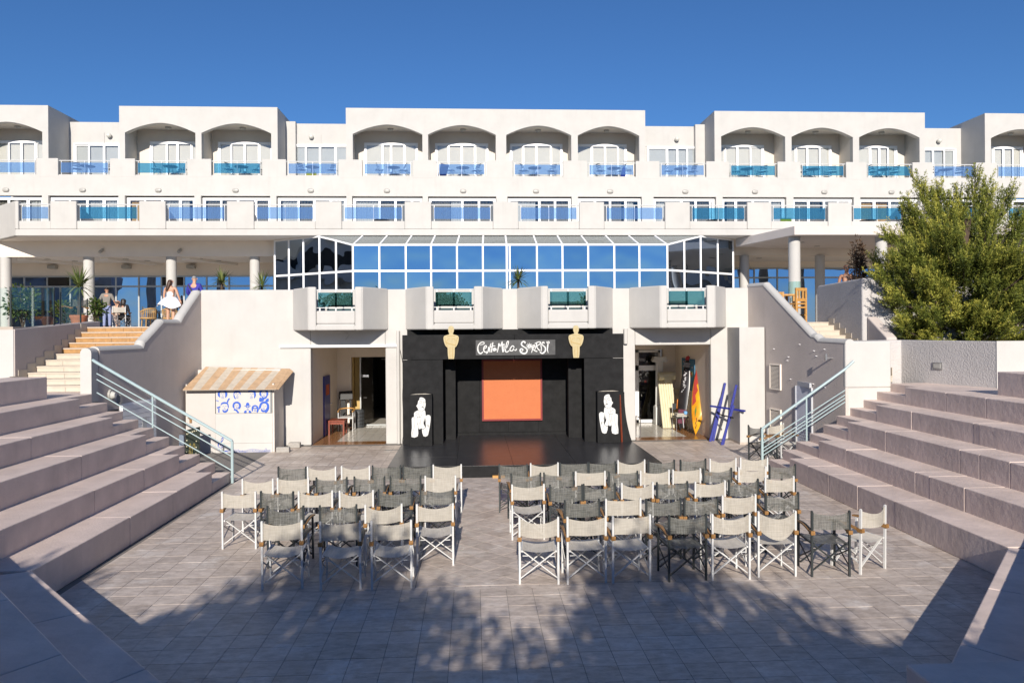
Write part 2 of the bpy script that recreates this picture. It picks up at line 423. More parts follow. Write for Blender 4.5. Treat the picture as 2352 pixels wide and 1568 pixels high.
D0, D1, DY0, DY1 = -.78, 2.68, 9.745+.06, 17.4
tiles = []
for i in range(-17, 23):
    for j in range(-12, 40):
        x, y = .07 + i*T, 9.745 + j*T
        if y + T > 22.06: continue
        if not (inside_near(x+T/2, y+T/2)) and y < 10: continue
        if not (-5.45 < x + T/2 < 7.1) and y < 17.0: continue
        if x + T/2 < -8.4 or x + T/2 > 8.9: continue
        if 16.9 < y and -1.9 < x and x + T < 4.3: continue
        q = [(x, y), (x+T, y), (x+T, y+T), (x, y+T)]
        if D0 < x+T and x < D1 and y+T > DY0:
            parts = [clip(q, -99, -99, D0, 99), clip(q, D1, -99, 99, 99)] if y >= DY0-.1 else []
            for pq in parts:
                if len(pq) > 2 and max(p[0] for p in pq)-min(p[0] for p in pq) > .03: tiles.append((pq, False))
            if y < DY0-.1: tiles.append((clip(q, -99, -99, 99, DY0-.06), False))
        else: tiles.append((q, True))
near = sorted([t for t in tiles if t[1]], key=lambda t: t[0][0][1]+t[0][0][0]**2*.0)[:300]
ns = set(id(t) for t in near)
vs, fs = tile_mesh([(-T/2, -T/2), (T/2, -T/2), (T/2, T/2), (-T/2, T/2)])
tme = bpy.data.meshes.new('tile'); tme.from_pydata(vs, [], fs); tme.materials.append(TILE)
for q, full in near:
    inst('tile', tme, (q[0][0]+T/2, q[0][1]+T/2, rng.uniform(-.0012, .0012)), floor, (rng.uniform(-.0012, .0012), rng.uniform(-.0012, .0012), rng.choice((0, 1, 2, 3))*math.pi/2))
mb = MB()
for t in tiles:
    if id(t) in ns or len(t[0]) < 3: continue
    mb.add(*tile_mesh(t[0], rng.uniform(-.001, .001)))
c45 = T*math.sqrt(.5)
for i in range(-2, 60):
    for j in range(-30, 40):
        cx = D0 + .24 + (i-j)*c45; cy = DY0 + .1 + (i+j)*c45
        q = clip([(cx, cy-c45), (cx+c45, cy), (cx, cy+c45), (cx-c45, cy)], D0+.008, DY0+.008, D1-.008, 16.93)
        if len(q) > 2 and (max(p[0] for p in q)-min(p[0] for p in q)) > .02: mb.add(*tile_mesh(q, rng.uniform(-.001, .001)))
mb.build('tile', TILE, floor, kind='stuff')
mb = MB()
for k in range(11):
    x = D0 + k*T*.97
    mb.box(x+.003, 9.745-.055, -.01, min(x+T*.97-.003, D1), 9.745+.05, 0.0005)
mb.build('border_tile', TILE, floor)

# ------------------------------------------------------------ amphitheatre seating
TOPZ = [.45, .83, 1.24, 1.61, 2.0, 2.45]
TR = .665
def tiers_side(sgn, X0, y_end, y_aisle, y_near, seams, mat_, name, label):
    """straight side bank; sgn -1 = towards -X.  Blocks are the cast lengths between joints."""
    root = thing(name, label, 'terrace seating', (X0, y_end, 0), group='banks of terrace seating')
    for k in range(5):
        xf = X0 + sgn*TR*k; xb = xf + sgn*(TR+.02)
        if k == 4: xb = xf + sgn*(2.7 if sgn < 0 else 1.9)
        yn = y_near - .275*k
        cuts = [yn] + [s for s in sorted(seams[k]) if yn+.4 < s < y_end-.3] + [y_end]
        for a, b in zip(cuts, cuts[1:]):
            z0 = 0 if k == 0 else TOPZ[k-1]-.05
            q = MB(); q.box(xf, a+.004, z0, xb if k < 4 else xf + sgn*.68, b-.004, TOPZ[k])
            if k < 4:
                q = MB(); q.box(xf + rng.uniform(-.004, .004), a+.004, z0, xb, b-.004, TOPZ[k] + rng.uniform(-.004, .003))
            q.build('seat_block', mat_, root, bevel=.014)
        # aisle: two half steps per tier
        zb = 0 if k == 0 else TOPZ[k-1]
        h = (TOPZ[k] + zb)/2
        q = MB(); q.box(xf, y_end, zb-.05 if k else 0, xf + sgn*TR/2, y_aisle, h)
        q.build('aisle_step', mat_, root, bevel=.012)
        q = MB(); q.box(xf + sgn*TR/2, y_end, zb-.05 if k else 0, xf + sgn*TR*1.0, y_aisle, TOPZ[k])
        q.build('aisle_step', mat_, root, bevel=.012)
    return root
bl = tiers_side(-1, -5.42, 15.75, 16.92, 9.43, [[13.9, 12.05], [14.1, 12.3], [13.2], [12.9], [12.5]], BENCH,
                'bleacher', 'mauve concrete seating bank that ends below the ochre-riser staircase')
br = tiers_side(1, 7.02, 16.25, 17.42, 9.46, [[15.3, 14.4, 13.3, 12.1], [15.0, 12.6, 12.2, 11.3], [14.7, 12.4, 11.9, 11.2], [14.9, 13.0, 12.85], [14.8, 13.6]], BENCHR,
                'bleacher', 'mauve rough-cast seating bank that ends below the juniper tree')
# top walkway and the last raised block of each bank
q = MB(); q.box(-8.74, 9.0, 1.6, -12.4, 17.95, 1.997); q.build('top_walkway', BENCH, bl)
q = MB(); q.box(-8.74, 8.8, 1.9, -9.5, 15.78, 2.45); q.build('end_block', BENCH, bl, bevel=.014)
q = MB(); q.box(10.31, 8.8, 1.6, 13, 17.45, 1.997); q.build('top_walkway', BENCHR, br)
q = MB(); q.box(9.65+.67, 9.0, 1.9, 11.2, 14.17, 2.46); q.build('end_block', BENCHR, br, bevel=.014)

# near banks: slanting corner pieces and the straight piece the photographer looks over
def corner_bank(name, label, A, B, Bx, sgn, n, mat_):
    root = thing(name, label, 'terrace seating', (A[0], A[1], 0), group='banks of terrace seating')
    for k in range(n):
        a0 = (A[0] + sgn*TR*k, A[1] - .275*k); b0 = (B[0] + sgn*Bx*k, B[1] - TR*k)
        a1 = (a0[0] + sgn*(TR+.01), a0[1]-.275); b1 = (b0[0] + sgn*Bx, b0[1]-TR-.01)
        cuts = [0, .36+.05*k, .7, 1]
        for u, v in zip(cuts, cuts[1:]):
            L = lambda p, r, t: (p[0]+(r[0]-p[0])*t, p[1]+(r[1]-p[1])*t)
            e = .0007
            q = MB(); q.prism([L(a0, b0, u+e), L(a0, b0, v-e), L(a1, b1, v-e), L(a1, b1, u+e)], 'z', 0 if k == 0 else TOPZ[k-1]-.05, TOPZ[k])
            q.build('seat_block', mat_, root, bevel=.014)
    return root
corner_bank('bleacher', 'slanting mauve seating bank lying mostly in shadow beside the nearest kiosk-side floor tiles', (-5.42, 9.43), (-1.75, 5.42), .30, -1, 5, BENCHR)
corner_bank('bleacher', 'slanting mauve seating bank with one bright sunlit strip along its tread', (7.02, 9.46), (3.36, 5.42), .30, 1, 5, BENCHR)
nb_ = thing('bleacher', 'low mauve concrete block at the bottom edge, in bluish shade', 'terrace seating', (3.2, 4.4, .45), group='banks of terrace seating')
q = MB(); q.box(3.2, 4.2, .44, 4.6, 5.39, .86); q.build('seat_block', BENCHR, nb_, bevel=.02)
for k in range(5):
    q = MB(); q.box(-1.75-.3*k, 5.42-TR*(k+1)-.01, 0 if k == 0 else TOPZ[k-1]-.05, 3.19 if k < 2 else 3.36+.3*k, 5.42-TR*k, TOPZ[k]); q.build('seat_block', BENCHR, nb_, bevel=.014)
q = MB(); q.box(-9.5, -9, .5, 12, 2.08, 1.70); q.build('upper_path', PAVE, kind='structure')
q = MB(); q.box(-40, -60, .3, 40, -9.02, 1.60); q.build('garden_ground', SOIL, kind='structure')
# ------------------------------------------------------------ hotel
hotel = thing('hotel_building', 'long white hotel with arched balconies, blue glass railings and a glazed gallery', 'building', (1, 37.3, 3.5))
YA, YB = 37.3, 32.1
ROOF, SPR, APX = 14.37, 13.08, 13.56
blocks = [(-27.5, -20.53), (-17.17, -9.56), (-6.22, 8.78), (12.34, 23.38), (26.59, 34)]
arches = [(-24.2, -20.81), (-16.9, -13.53), (-13.24, -9.87), (-5.89, -2.45), (-2.17, 1.21), (1.73, 5.01), (5.34, 8.47),
          (12.68, 16.01), (16.34, 19.56), (19.89, 23.09), (26.91, 30.2)]
lows = [(-20.53, -17.17), (-9.56, -6.22), (8.78, 12.34), (23.38, 26.59)]
lw = [(-24.1, -20.85), (-20.55, -17.23), (-16.93, -13.6), (-13.29, -9.94), (-9.64, -6.22), (-5.94, -2.46), (-2.19, 1.21), (1.77, 5.01),
      (5.33, 8.58), (9.18, 12.4), (12.74, 16.05), (16.42, 19.59), (19.93, 23.1), (23.6, 26.8), (27.2, 30.4)]
uo = [(-23.6, -21.1), (-20.08, -17.63), (-16.43, -13.93), (-12.78, -10.32), (-9.16, -6.6), (-5.43, -2.94), (-1.75, .73), (2.04, 4.58), (5.82, 8.28),
      (9.5, 11.9), (13.09, 15.6), (16.81, 19.19), (20.27, 22.71), (23.8, 26.1), (27.23, 29.6)]
uteal = [0, 0, 1, 1, 0, 0, 0, 0, 0, 0, 1, 1, 1, 0, 0]
lo = [(-18.9, -17.62), (-16.55, -13.99), (-12.9, -10.37), (-9.24, -6.67), (-5.56, -2.89), (-1.75, .9), (1.99, 4.64), (5.73, 8.41), (9.51, 12.06), (13.14, 15.7), (16.77, 19.15), (20.3, 22.8), (23.9, 26.4)]
lteal = [0, 1, 0, 0, 0, 0, 0, 0, 1, 1, 1, 1, 1]

# roof-storey blocks with their arches
for bx0, bx1 in blocks:
    mb = MB(); xs = bx0
    for a0, a1 in [a for a in arches if bx0-.01 <= a[0] and a[1] <= bx1+.01]:
        mb.box(xs, YA, 11.0, a0, YA+.30, ROOF)
        n = 18; pts = []
        for i in range(n+1):
            t = -1 + 2*i/n; pts.append((a0+(a1-a0)*(t+1)/2, SPR + (APX-SPR)*(1-abs(t)**1.75)))
        for p, q in zip(pts, pts[1:]): mb.prism([p, q, (q[0], ROOF), (p[0], ROOF)], 'y', YA, YA+.30)
        xs = a1
    mb.box(xs, YA, 11.0, bx1, YA+.30, ROOF)
    mb.build('arched_front', WALL, hotel)
    mb = MB(); mb.box(bx0, YA+.30, ROOF-.12, bx1, YA+8, ROOF-.001)
    mb.box(bx0, YA+.30, 11.0, bx0+.22, YA+6, ROOF-.12); mb.box(bx1-.22, YA+.30, 11.0, bx1, YA+6, ROOF-.12)
    mb.build('roof', WALL, hotel)
for i, (a0, a1) in enumerate(arches):
    mb = MB(); mb.box(a0-.12, YA+1.45, 11.0, a1+.12, YA+1.6, 13.6)          # back wall above and beside the doors is cut by the door set in front
    mb.box(a0-.12, YA+.3, 13.58, a1+.12, YA+1.45, 13.7)
    if i+1 < len(arches) and arches[i+1][0]-a1 < 1: mb.box(a1+.0, YA+.3, 11.0, arches[i+1][0], YA+1.45, 13.58)
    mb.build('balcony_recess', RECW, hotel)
for i, (x0, x1) in enumerate(lows):
    mb = MB(); mb.box(x0-.02, 39.2, 11.0, x1+.02, 39.4, 14.09); mb.box(x0-.02, 39.4, 13.9, x1+.02, YA+8, 14.05)
    if i in (1, 2): mb.box(x0+.0 if i == 1 else x1-.5, 38.9, 11.0, x0+.5 if i == 1 else x1, 39.2, 14.12)
    mb.box(x0+.4, 39.17, 13.0, x0+1.75, 39.2, 13.55)
    mb.build('recessed_wall', WALL, hotel)
# storey wall between lower doors and upper parapet
mb = MB(); xs = -27.5
for a, b in lw + [(34, 34.2)]:
    mb.box(xs, YA, 7.6, a, YA+.3, 10.0); xs = b
mb.box(-27.5, YA, 10.0, 34, YA+.3, 10.98)
mb.build('storey_wall', WALL, hotel)
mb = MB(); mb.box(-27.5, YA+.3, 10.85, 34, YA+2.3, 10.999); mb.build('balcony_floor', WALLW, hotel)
mb = MB(); xs = -27.5
for a, b in uo + [(34, 34.2)]:
    mb.box(xs, YA-.004, 10.9, a, YA+.2, 11.81); xs = b
for a, b in uo: mb.box(a, YA+.03, 10.80, b, YA+.19, 11.03)
mb.build('balcony_parapet', WALL, hotel, bevel=.02)

def railing(y, x0, x1, zs, zt, gl, par):
    mb = MB(); mb.tube([(x0, y, zt), (x1, y, zt)], .026, 6)
    n = 3 if x1-x0 > 1.6 else 2
    for k in range(n):
        x = x0+.12 + (x1-x0-.24)*k/(n-1)
        mb.box(x-.018, y-.018, zs, x+.018, y+.018, zt)
    r = mb.build('balcony_railing', FRAMEW, par)
    h = zt-zs
    mb = MB()
    for k in range(n-1):
        a = x0+.12 + (x1-x0-.24)*k/(n-1); b = x0+.12 + (x1-x0-.24)*(k+1)/(n-1)
        mb.box(a+.0 if k == 0 else a+.012, y-.045, zs+h*.13, b-.0, y-.033, zt-h*.15)
        mb.build('glass_panel', gl, r); mb = MB()
for (a, b), tl in zip(uo, uteal): railing(YA+.09, a, b, 11.03, 11.71, GLK if tl else GLB, hotel)

# sliding door sets
pane_i = [0]
def doors(x0, x1, y, z0, z1, leaf, curtains, par):
    """outer frame, leaves with stiles, one pane per leaf, curtains hanging behind"""
    W = x1-x0; mb = MB(); f = .07
    mb.box(x0, y-.05, z0, x0+f, y+.09, z1); mb.box(x1-f, y-.05, z0, x1, y+.09, z1); mb.box(x0+f, y-.05, z1-f, x1-f, y+.09, z1); mb.box(x0+f, y-.05, z0, x1-f, y+.09, z0+.05)
    c = x0
    es = []
    for k, wd in enumerate(leaf):
        a, b = x0 + W*sum(leaf[:k]), x0 + W*sum(leaf[:k+1]); yy = y-.03 if k in (1, 2) else y+.03
        a += f if k == 0 else 0; b -= f if k == len(leaf)-1 else 0
        s = .055
        mb.box(a, yy-.02, z0+.05, a+s, yy+.02, z1-f); mb.box(b-s, yy-.02, z0+.05, b, yy+.02, z1-f)
        mb.box(a+s, yy-.02, z1-f-s, b-s, yy+.02, z1-f); mb.box(a+s, yy-.02, z0+.05, b-s, yy+.02, z0+.05+s)
        es.append((a+s, b-s, yy))
    fr = mb.build('sliding_door', WHITE, par)
    for a, b, yy in es:
        q = MB(); q.box(a, yy-.004, z0+.1, b, yy+.004, z1-.12); q.build('pane', GLW, fr)
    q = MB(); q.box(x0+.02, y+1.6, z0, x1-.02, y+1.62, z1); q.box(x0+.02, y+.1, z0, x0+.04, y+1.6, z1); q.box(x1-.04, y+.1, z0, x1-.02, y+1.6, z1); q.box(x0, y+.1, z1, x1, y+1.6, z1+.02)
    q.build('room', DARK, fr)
    for u0, u1, m_ in curtains:
        q = MB(); a, b = x0+W*u0, x0+W*u1; n = max(6, int((b-a)/.045))
        pts = [(a+(b-a)*i/n, y+.16+.03*math.sin(i*1.9+rng.random()*.9)+.012*rng.random()) for i in range(n+1)]
        vs = [(p[0], p[1], z0+.02) for p in pts] + [(p[0]+rng.uniform(-.012, .012), p[1], z1-.1-.015*abs(math.sin(i*.6))) for i, p in enumerate(pts)]
        q.add(vs, [(i, i+1, n+2+i, n+1+i) for i in range(n)]); q.build('curtain', m_, fr, smooth=True)
W4 = [.25, .25, .25, .25]
styles = [([.27, .23, .25, .25], [(0, .5, CURTB), (.5, 1, CURT)]), ([.30, .2, .25, .25], [(.06, .52, CURT), (.53, 1, CURTB)]), ([.24, .25, .26, .25], [(.03, .25, CURT), (.27, .98, CURTB)]),
          ([.34, .16, .25, .25], [(0.02, .72, CURT), (.73, 1, CURTB)]), ([.25, .25, .25, .25], [(.08, .26, CURT), (.26, .98, CURTB)]), ([.25, .25, .28, .22], [(.02, .5, CURTB), (.58, .9, CURT)]),
          ([.33, .25, .25, .17], [(0, .36, CURT), (.36, 1, CURTB)]), ([.24, .24, .26, .26], [(.0, .26, CURT), (.47, 1, CURTB)]), ([.3, .22, .25, .23], [(.11, .34, CURT), (.34, .98, CURTB)]),
          ([.46, .18, .18, .18], [(.02, .5, CURT), (.5, 1, CURTB)]), ([.4, .2, .2, .2], [(.01, .4, CURT), (.42, 1, CURTB)]), ([.2, .25, .30, .25], [(.0, .4, CURTB), (.42, .66, CURT), (.55, .76, CURTO)]),
          ([.26, .25, .25, .24], [(0, .6, CURTB), (.6, 1, CURT)])]
ups = []
for i, (a0, a1) in enumerate(arches):
    s = styles[i % len(styles)]
    off = [.25, .62, .34, .37, .28, .25, .02, 0.0, .0, .05, .0][i]
    doors(a0+off, min(a0+off+2.75, a1+.05), YA+1.38, 11.0, 12.98, s[0], s[1], hotel)
for i, (x0, x1) in enumerate(lows):
    s = styles[(i*3+4) % len(styles)]; doors(x0+(.25 if i != 2 else .5), x1-(.05 if i < 2 else .35), 39.13, 11.0, 12.98, s[0], s[1], hotel)
lstyles = [([.22, .27, .28, .23], [(.1, .5, CURTB), (.5, 1, CURT)]), ([.27, .26, .24, .23], [(0, .5, CURTB), (.52, .98, CURT)]), ([.26, .26, .26, .22], [(.03, .5, CURTO), (.52, .9, CURT)]), ([.27, .25, .26, .22], [(.05, .5, CURTB), (.8, .97, CURTB)]),
           ([.3, .23, .24, .23], [(.05, .28, CURT), (.3, .75, CURTB), (.76, 1, CURT)]), ([.38, .23, .24, .15], [(.02, .36, CURT), (.38, .85, CURTB)]), ([.5, .25, .25, .0001], [(.02, .32, CURTB), (.33, .5, CURT), (.52, 1, CURTB)]), ([.5, .25, .25, .0001], [(.02, .44, CURT), (.5, .98, CURTB)]),
           ([.27, .24, .25, .24], [(.02, .25, CURTB), (.28, .7, CURTB), (.74, .9, CURT)]), ([.46, .23, .24, .07], [(.03, .46, CURT), (.47, 1, CURTB)])]
for i, (a, b) in enumerate(lw):
    s = lstyles[i % len(lstyles)]
    lf = [v for v in s[0] if v > .01]; t_ = sum(lf); lf = [v/t_ for v in lf]
    doors(a+.03, b-.03, YA+.22, 7.9, 9.93, lf, s[1], hotel)

# lamps: oval bulkheads over the lower doors, bowls under the arches, globes on the recessed walls
for i, x in enumerate((-22.53, -18.92, -15.32, -11.61, -7.96, -4.22, -.44, 3.21, 6.96, 10.81, 14.41, 18.03, 21.57, 25.2)):
    q = MB(); n = 14
    def ring(rx, rz, y): return [(x+rx*math.copysign(abs(math.cos(2*math.pi*k/n))**.6, math.cos(2*math.pi*k/n)), y, 10.26+rz*math.sin(2*math.pi*k/n)) for k in range(n)]
    rs = [ring(.155, .10, YA-.001), ring(.155, .10, YA-.05), ring(.13, .08, YA-.085), ring(.07, .04, YA-.10)]
    q.add([v for r_ in rs for v in r_], [(j*n+k, j*n+(k+1) % n, (j+1)*n+(k+1) % n, (j+1)*n+k) for j in range(3) for k in range(n)] + [tuple(3*n+k for k in range(n))])
    q.build('wall_lamp', GREYL, hotel, smooth=True)
for a0, a1 in arches:
    q = MB(); q.lathe([(.15, 0), (.15, -.03), (.11, -.09), (.04, -.12)], ((a0+a1)/2+.05, YA+.85, 13.58), 14); q.build('ceiling_lamp', GREYL, hotel, smooth=True)
for i, (x0, x1) in enumerate(lows):
    q = MB(); cx = [-18.5, -8.3, 10.9, 25.3][i]
    q.lathe([(.02, -.12), (.075, -.10), (.115, -.05), (.125, 0), (.115, .05), (.075, .10), (.02, .12)], (cx, 39.07, 13.38), 14); lp = q.build('globe_lamp', LAMPG, hotel, smooth=True)
    q = MB(); q.tube([(cx, 39.2, 13.38), (cx, 39.1, 13.38)], .06, 8); q.build('lamp_base', GREYL, lp)

# lower balcony band over the terrace
ZB0, ZS, ZP = 7.39, 8.02, 8.85
XL = -19.05
mb = MB(); xs = XL
for a, b in lo + [(34, 34.2)]:
    mb.box(xs, YB, ZS-.35, a, YB+.22, ZP); xs = b
for a, b in lo: mb.box(a, YB+.03, ZS-.35, b, YB+.2, ZS)
mb.box(XL, YB+.002, ZB0, 34, YB+.22, ZS-.35)
mb.prism([(XL, YB), (XL, YB+.22), (-20.85, 34.05), (-21.05, 33.9)], 'z', ZB0, ZP)
mb.build('balcony_band', WALL, hotel, bevel=.035, seg=3)
mb = MB(); mb.prism([(XL+.05, YB+.2), (34, YB+.2), (34, 37.6), (-27.5, 37.6), (-27.5, 34.2), (-20.9, 34.1)], 'z', ZB0+.004, 7.85); mb.build('balcony_slab', SOFFIT, hotel)
for (a, b), tl in zip(lo, lteal): railing(YB+.10, a, b, ZS, 8.71, GLK if tl else GLB, hotel)
for (a, b), (c, d) in zip(lo, lo[1:]):
    xm = (b+c)/2; mb = MB()
    mb.prism([(YB+.22, ZS-.1), (YB+2.6, ZS-.1), (YB+2.6, ZS+.3), (YB+1.5, ZS+.75), (YB+.22, ZS+.78)], 'x', xm-.06, xm+.06)
    mb.build('balcony_divider', WALL, hotel)

# ground storey: beam, ceiling, back wall, lobby glazing
for a, b in ((-27.5, -8.85), (11.9, 34)): mb = MB(); mb.box(a, 34.05, 6.7, b, 34.45, 7.39); mb.build('beam', WALLW, hotel)
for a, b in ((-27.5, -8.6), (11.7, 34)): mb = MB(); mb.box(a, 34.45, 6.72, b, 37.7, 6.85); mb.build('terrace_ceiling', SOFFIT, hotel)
for x in (-20.9, -17.3, -13.7): mb = MB(); mb.prism([(x+.55, 34.45), (x+.9, 34.45), (x+2.1, 37.5), (x+1.75, 37.5)], 'z', 6.6, 6.72); mb.build('ceiling_beam', SOFFIT, hotel)
def lobby(x0, x1, pitch, ztr, ztop, vents, dark=()):
    mb = MB(); mb.box(x0, 37.5, ztop, x1, 37.7, 6.72); mb.build('lobby_wall', WALLW, hotel)
    n = round((x1-x0)/pitch); p = (x1-x0)/n; mb = MB()
    for k in range(n+1): mb.box(x0+p*k-.035, 37.46, 3.5, x0+p*k+.035, 37.56, ztop)
    mb.box(x0, 37.45, ztop-.07, x1, 37.57, ztop); mb.box(x0, 37.45, ztr-.04, x1, 37.57, ztr+.04)
    fr = mb.build('lobby_window', GREYALU, hotel)
    for k in range(n):
        for z0, z1 in ((3.52, ztr-.04), (ztr+.04, ztop-.07)):
            q = MB(); q.box(x0+p*k+.036, 37.50, z0, x0+p*(k+1)-.036, 37.51, z1)
            if k in vents and z0 > 4: q.box(x0+p*k+.1, 37.44, z0+.06, x0+p*(k+1)-.1, 37.49, z1-.06)
            q.build('pane', DARK if (k in vents and z0 > 4) else GLT, fr)
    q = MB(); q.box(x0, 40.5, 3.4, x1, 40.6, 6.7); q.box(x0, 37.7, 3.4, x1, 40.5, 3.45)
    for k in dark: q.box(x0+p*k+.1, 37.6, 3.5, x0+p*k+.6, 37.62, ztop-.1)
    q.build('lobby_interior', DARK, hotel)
lobby(-22.9, -8.75, 1.075, 5.58, 6.1, (2, 7), (0, 3, 6, 10))
lobby(12.0, 26.5, 1.16, 5.90, 6.41, (0, ), (1, 3, 5))
for i, (x, y, r) in enumerate([(-20.72, 34.25, .22), (-17.13, 34.25, .22), (-13.52, 34.25, .22), (-9.83, 34.25, .22), (12.65, 34.1, .22), (16.25, 34.1, .22)]):
    q = MB(); q.lathe([(r, 3.5), (r, 6.70)], (x, y, 0), 28); q.build('column', WALL, hotel, smooth=True)
for x in (-16.4, -13.0):            # small spotlights on the beam
    q = MB(); q.tube([(x, 34.04, 7.05), (x, 33.92, 7.03)], .03, 6); q.tube([(x, 33.97, 7.0), (x-.04, 33.80, 6.88)], .07, 8); q.build('spotlight', GREYL, hotel)
for x in (-20.4, -16.9, -13.8):
    q = MB(); q.box(x-.19, 37.2, 6.44, x+.19, 37.5, 6.62); q.build('heater', GREYL, hotel, bevel=.03)
for x, y in [(-19.5, 35.3), (-18.8, 36.3), (-16.0, 35.3), (-15.4, 36.2), (-12.6, 35.2), (-12.1, 36.2), (14.2, 31.5), (15.6, 33), (13.9, 35.5), (17.2, 32.4)]:
    zc = 6.72 if y > 34 or x < 0 else 7.0
    q = MB(); q.lathe([(.13, 0), (.13, -.02)], (x, y, zc-.001 if x < 0 or y > 34 else 7.019), 12); q.build('downlight', GREYL, hotel)
# end walls of the ground storey
mb = MB(); mb.box(-27.5, 34.45, 3.5, -27.3, 46, 11); mb.box(33.8, 34.4, 3.5, 34, 46, 11); mb.box(-27.5, 46, 3.5, 34, 46.2, 14.2); mb.build('end_wall', WALL, hotel)

# canopy in front of the bar side
mb = MB(); mb.prism([(12.8, 29.0), (24, 29.0), (24, 34.0), (13.3, 34.0), (12.85, 33.4), (11.95, 33.3)], 'z', 7.02, 7.38)
cano = mb.build('entrance_canopy', mat('canopy_render', (.62, .56, .52), .8, .05, 2), hotel, bevel=.02)
for x in (13.07, 16.7, 20.4):
    q = MB(); q.lathe([(.23, 3.5), (.23, 7.02)], (x, 29.65, 0), 28); q.build('column', WALL, hotel, smooth=True)
q = MB(); q.lathe([(.232, 4.62), (.24, 4.7), (.236, 4.85), (.242, 4.95), (.236, 5.12), (.232, 5.2)], (13.07, 29.65, 0), 28); q.prism([(12.84, 4.4), (13.2, 4.75), (13.2, 4.82), (12.84, 4.6)], 'y', 29.41, 29.418)
q.build('film_wrap', glass('green_film', (.75, .92, .88), (.8, 1, .95), .1, body=(.55, .72, .66), bodyf=.5), hotel)

# ------------------------------------------------------------ glazed gallery
YG, ZM, ZT = 30.95, 5.79, 6.88
gx = [-4.91, -3.85, -2.78, -1.76, -.72, .36, 1.43, 2.62, 3.66, 4.74, 5.8, 6.85, 7.9+.28]
gx = [-4.91, -3.83, -2.75, -1.71, -.64, .43, 1.42, 2.68, 3.75, 4.83, 5.93, 6.99, 8.18]
gal = thing('glass_gallery', 'projecting white-framed glass gallery with sloping glass roof, reflecting blue sky', 'gallery', (1.6, YG, 3.5))
left_pts = [(-4.91, YG), (-5.7, 31.53), (-6.5, 32.1), (-7.3, 32.66), (-8.05, 33.2), (-8.8, 33.72)]
right_pts = [(8.18, YG), (9.07, 31.53), (9.96, 32.1), (10.95, 32.8), (11.9, 33.5)]
def ztop(p):
    return ZT if p[1] <= YG+.01 else min(7.37, ZT + (7.38-ZT)*(p[1]-YG)/(32.1-YG))
def facet(p, q, mbf, first, sub):
    d = math.hypot(q[0]-p[0], q[1]-p[1]); dx, dy = (q[0]-p[0])/d, (q[1]-p[1])/d
    a, b = (p[0]+dx*.036, p[1]+dy*.036), (q[0]-dx*.036, q[1]-dy*.036)
    za, zb = ztop(p)-.05, ztop(q)-.05
    for z0, z1a, z1b in ((3.55, ZM-.04, ZM-.04), (ZM+.04, za, zb)):
        g = MB(); nx, ny = -dy*.004, dx*.004
        g.add([(a[0]-nx, a[1]-ny, z0), (b[0]-nx, b[1]-ny, z0), (b[0]-nx, b[1]-ny, z1b), (a[0]-nx, a[1]-ny, z1a),
               (a[0]+nx, a[1]+ny, z0), (b[0]+nx, b[1]+ny, z0), (b[0]+nx, b[1]+ny, z1b), (a[0]+nx, a[1]+ny, z1a)],
              [(0,1,2,3),(7,6,5,4),(0,4,5,1),(1,5,6,2),(2,6,7,3),(3,7,4,0)]); g.build('pane', GLG, sub)
    mbf.bar((p[0], p[1], ZM), (q[0], q[1], ZM), .07, .085); mbf.bar((p[0], p[1], za+.03), (q[0], q[1], zb+.03), .07, .07); mbf.bar((p[0], p[1], 3.53), (q[0], q[1], 3.53), .07, .08)
mb = MB()
front = [(x, YG) for x in gx]
for p in front + left_pts[1:] + right_pts[1:]:
    mb.box(p[0]-.036, p[1]-.036, 3.5, p[0]+.036, p[1]+.036, ztop(p))
mb.box(gx[6]+.09, YG-.036, 3.5, gx[6]+.16, YG+.036, ZT)
for x in gx: mb.bar((x, YG, ZT-.03), (x+(1.55-x)*.036, 32.08, 7.36), .07, .07)
gf = None
mbf = mb
class _L(list): pass
todo = [(front[i], front[i+1]) for i in range(12)] + list(zip(left_pts, left_pts[1:])) + list(zip(right_pts, right_pts[1:]))
frame_mb = MB(); frame_mb.v, frame_mb.f, frame_mb.mi = mb.v, mb.f, mb.mi
for p, q in todo:
    d = math.hypot(q[0]-p[0], q[1]-p[1])
    za, zb = ztop(p)-.05, ztop(q)-.05
    frame_mb.bar((p[0], p[1], ZM), (q[0], q[1], ZM), .07, .085); frame_mb.bar((p[0], p[1], za+.03), (q[0], q[1], zb+.03), .07, .07); frame_mb.bar((p[0], p[1], 3.53), (q[0], q[1], 3.53), .07, .08)
gframe = frame_mb.build('gallery_frame', WHITE, gal)
dummy = MB()
for p, q in todo: facet(p, q, dummy, False, gframe)
for i in range(12):
    x0, x1 = gx[i]+.036, gx[i+1]-.036; s = .036
    g = MB(); a0, a1 = x0+(1.55-x0)*s, x1+(1.55-x1)*s
    g.add([(x0, YG+.02, ZT-.02), (x1, YG+.02, ZT-.02), (a1, 32.08, 7.36), (a0, 32.08, 7.36), (x0, YG+.03, ZT-.03), (x1, YG+.03, ZT-.03), (a1, 32.08, 7.35), (a0, 32.08, 7.35)],
          [(0,1,2,3),(7,6,5,4),(0,4,5,1),(1,5,6,2),(2,6,7,3),(3,7,4,0)]); g.build('roof_pane', GLR, gframe)
for P3 in ((left_pts[0], left_pts[2]), (right_pts[0], right_pts[2])):
    p, q = P3; s = .036; pe = (p[0]+(1.55-p[0])*s, 32.08)
    g = MB(); g.add([(p[0], p[1], ZT), (pe[0], pe[1], 7.37), (q[0], q[1]-.02, 7.37), (p[0], p[1]+.01, ZT-.012), (pe[0], pe[1], 7.355), (q[0], q[1]-.02, 7.355)], [(0,1,2),(5,4,3),(0,3,4,1),(1,4,5,2),(2,5,3,0)]); g.build('roof_pane', GLR, gframe)
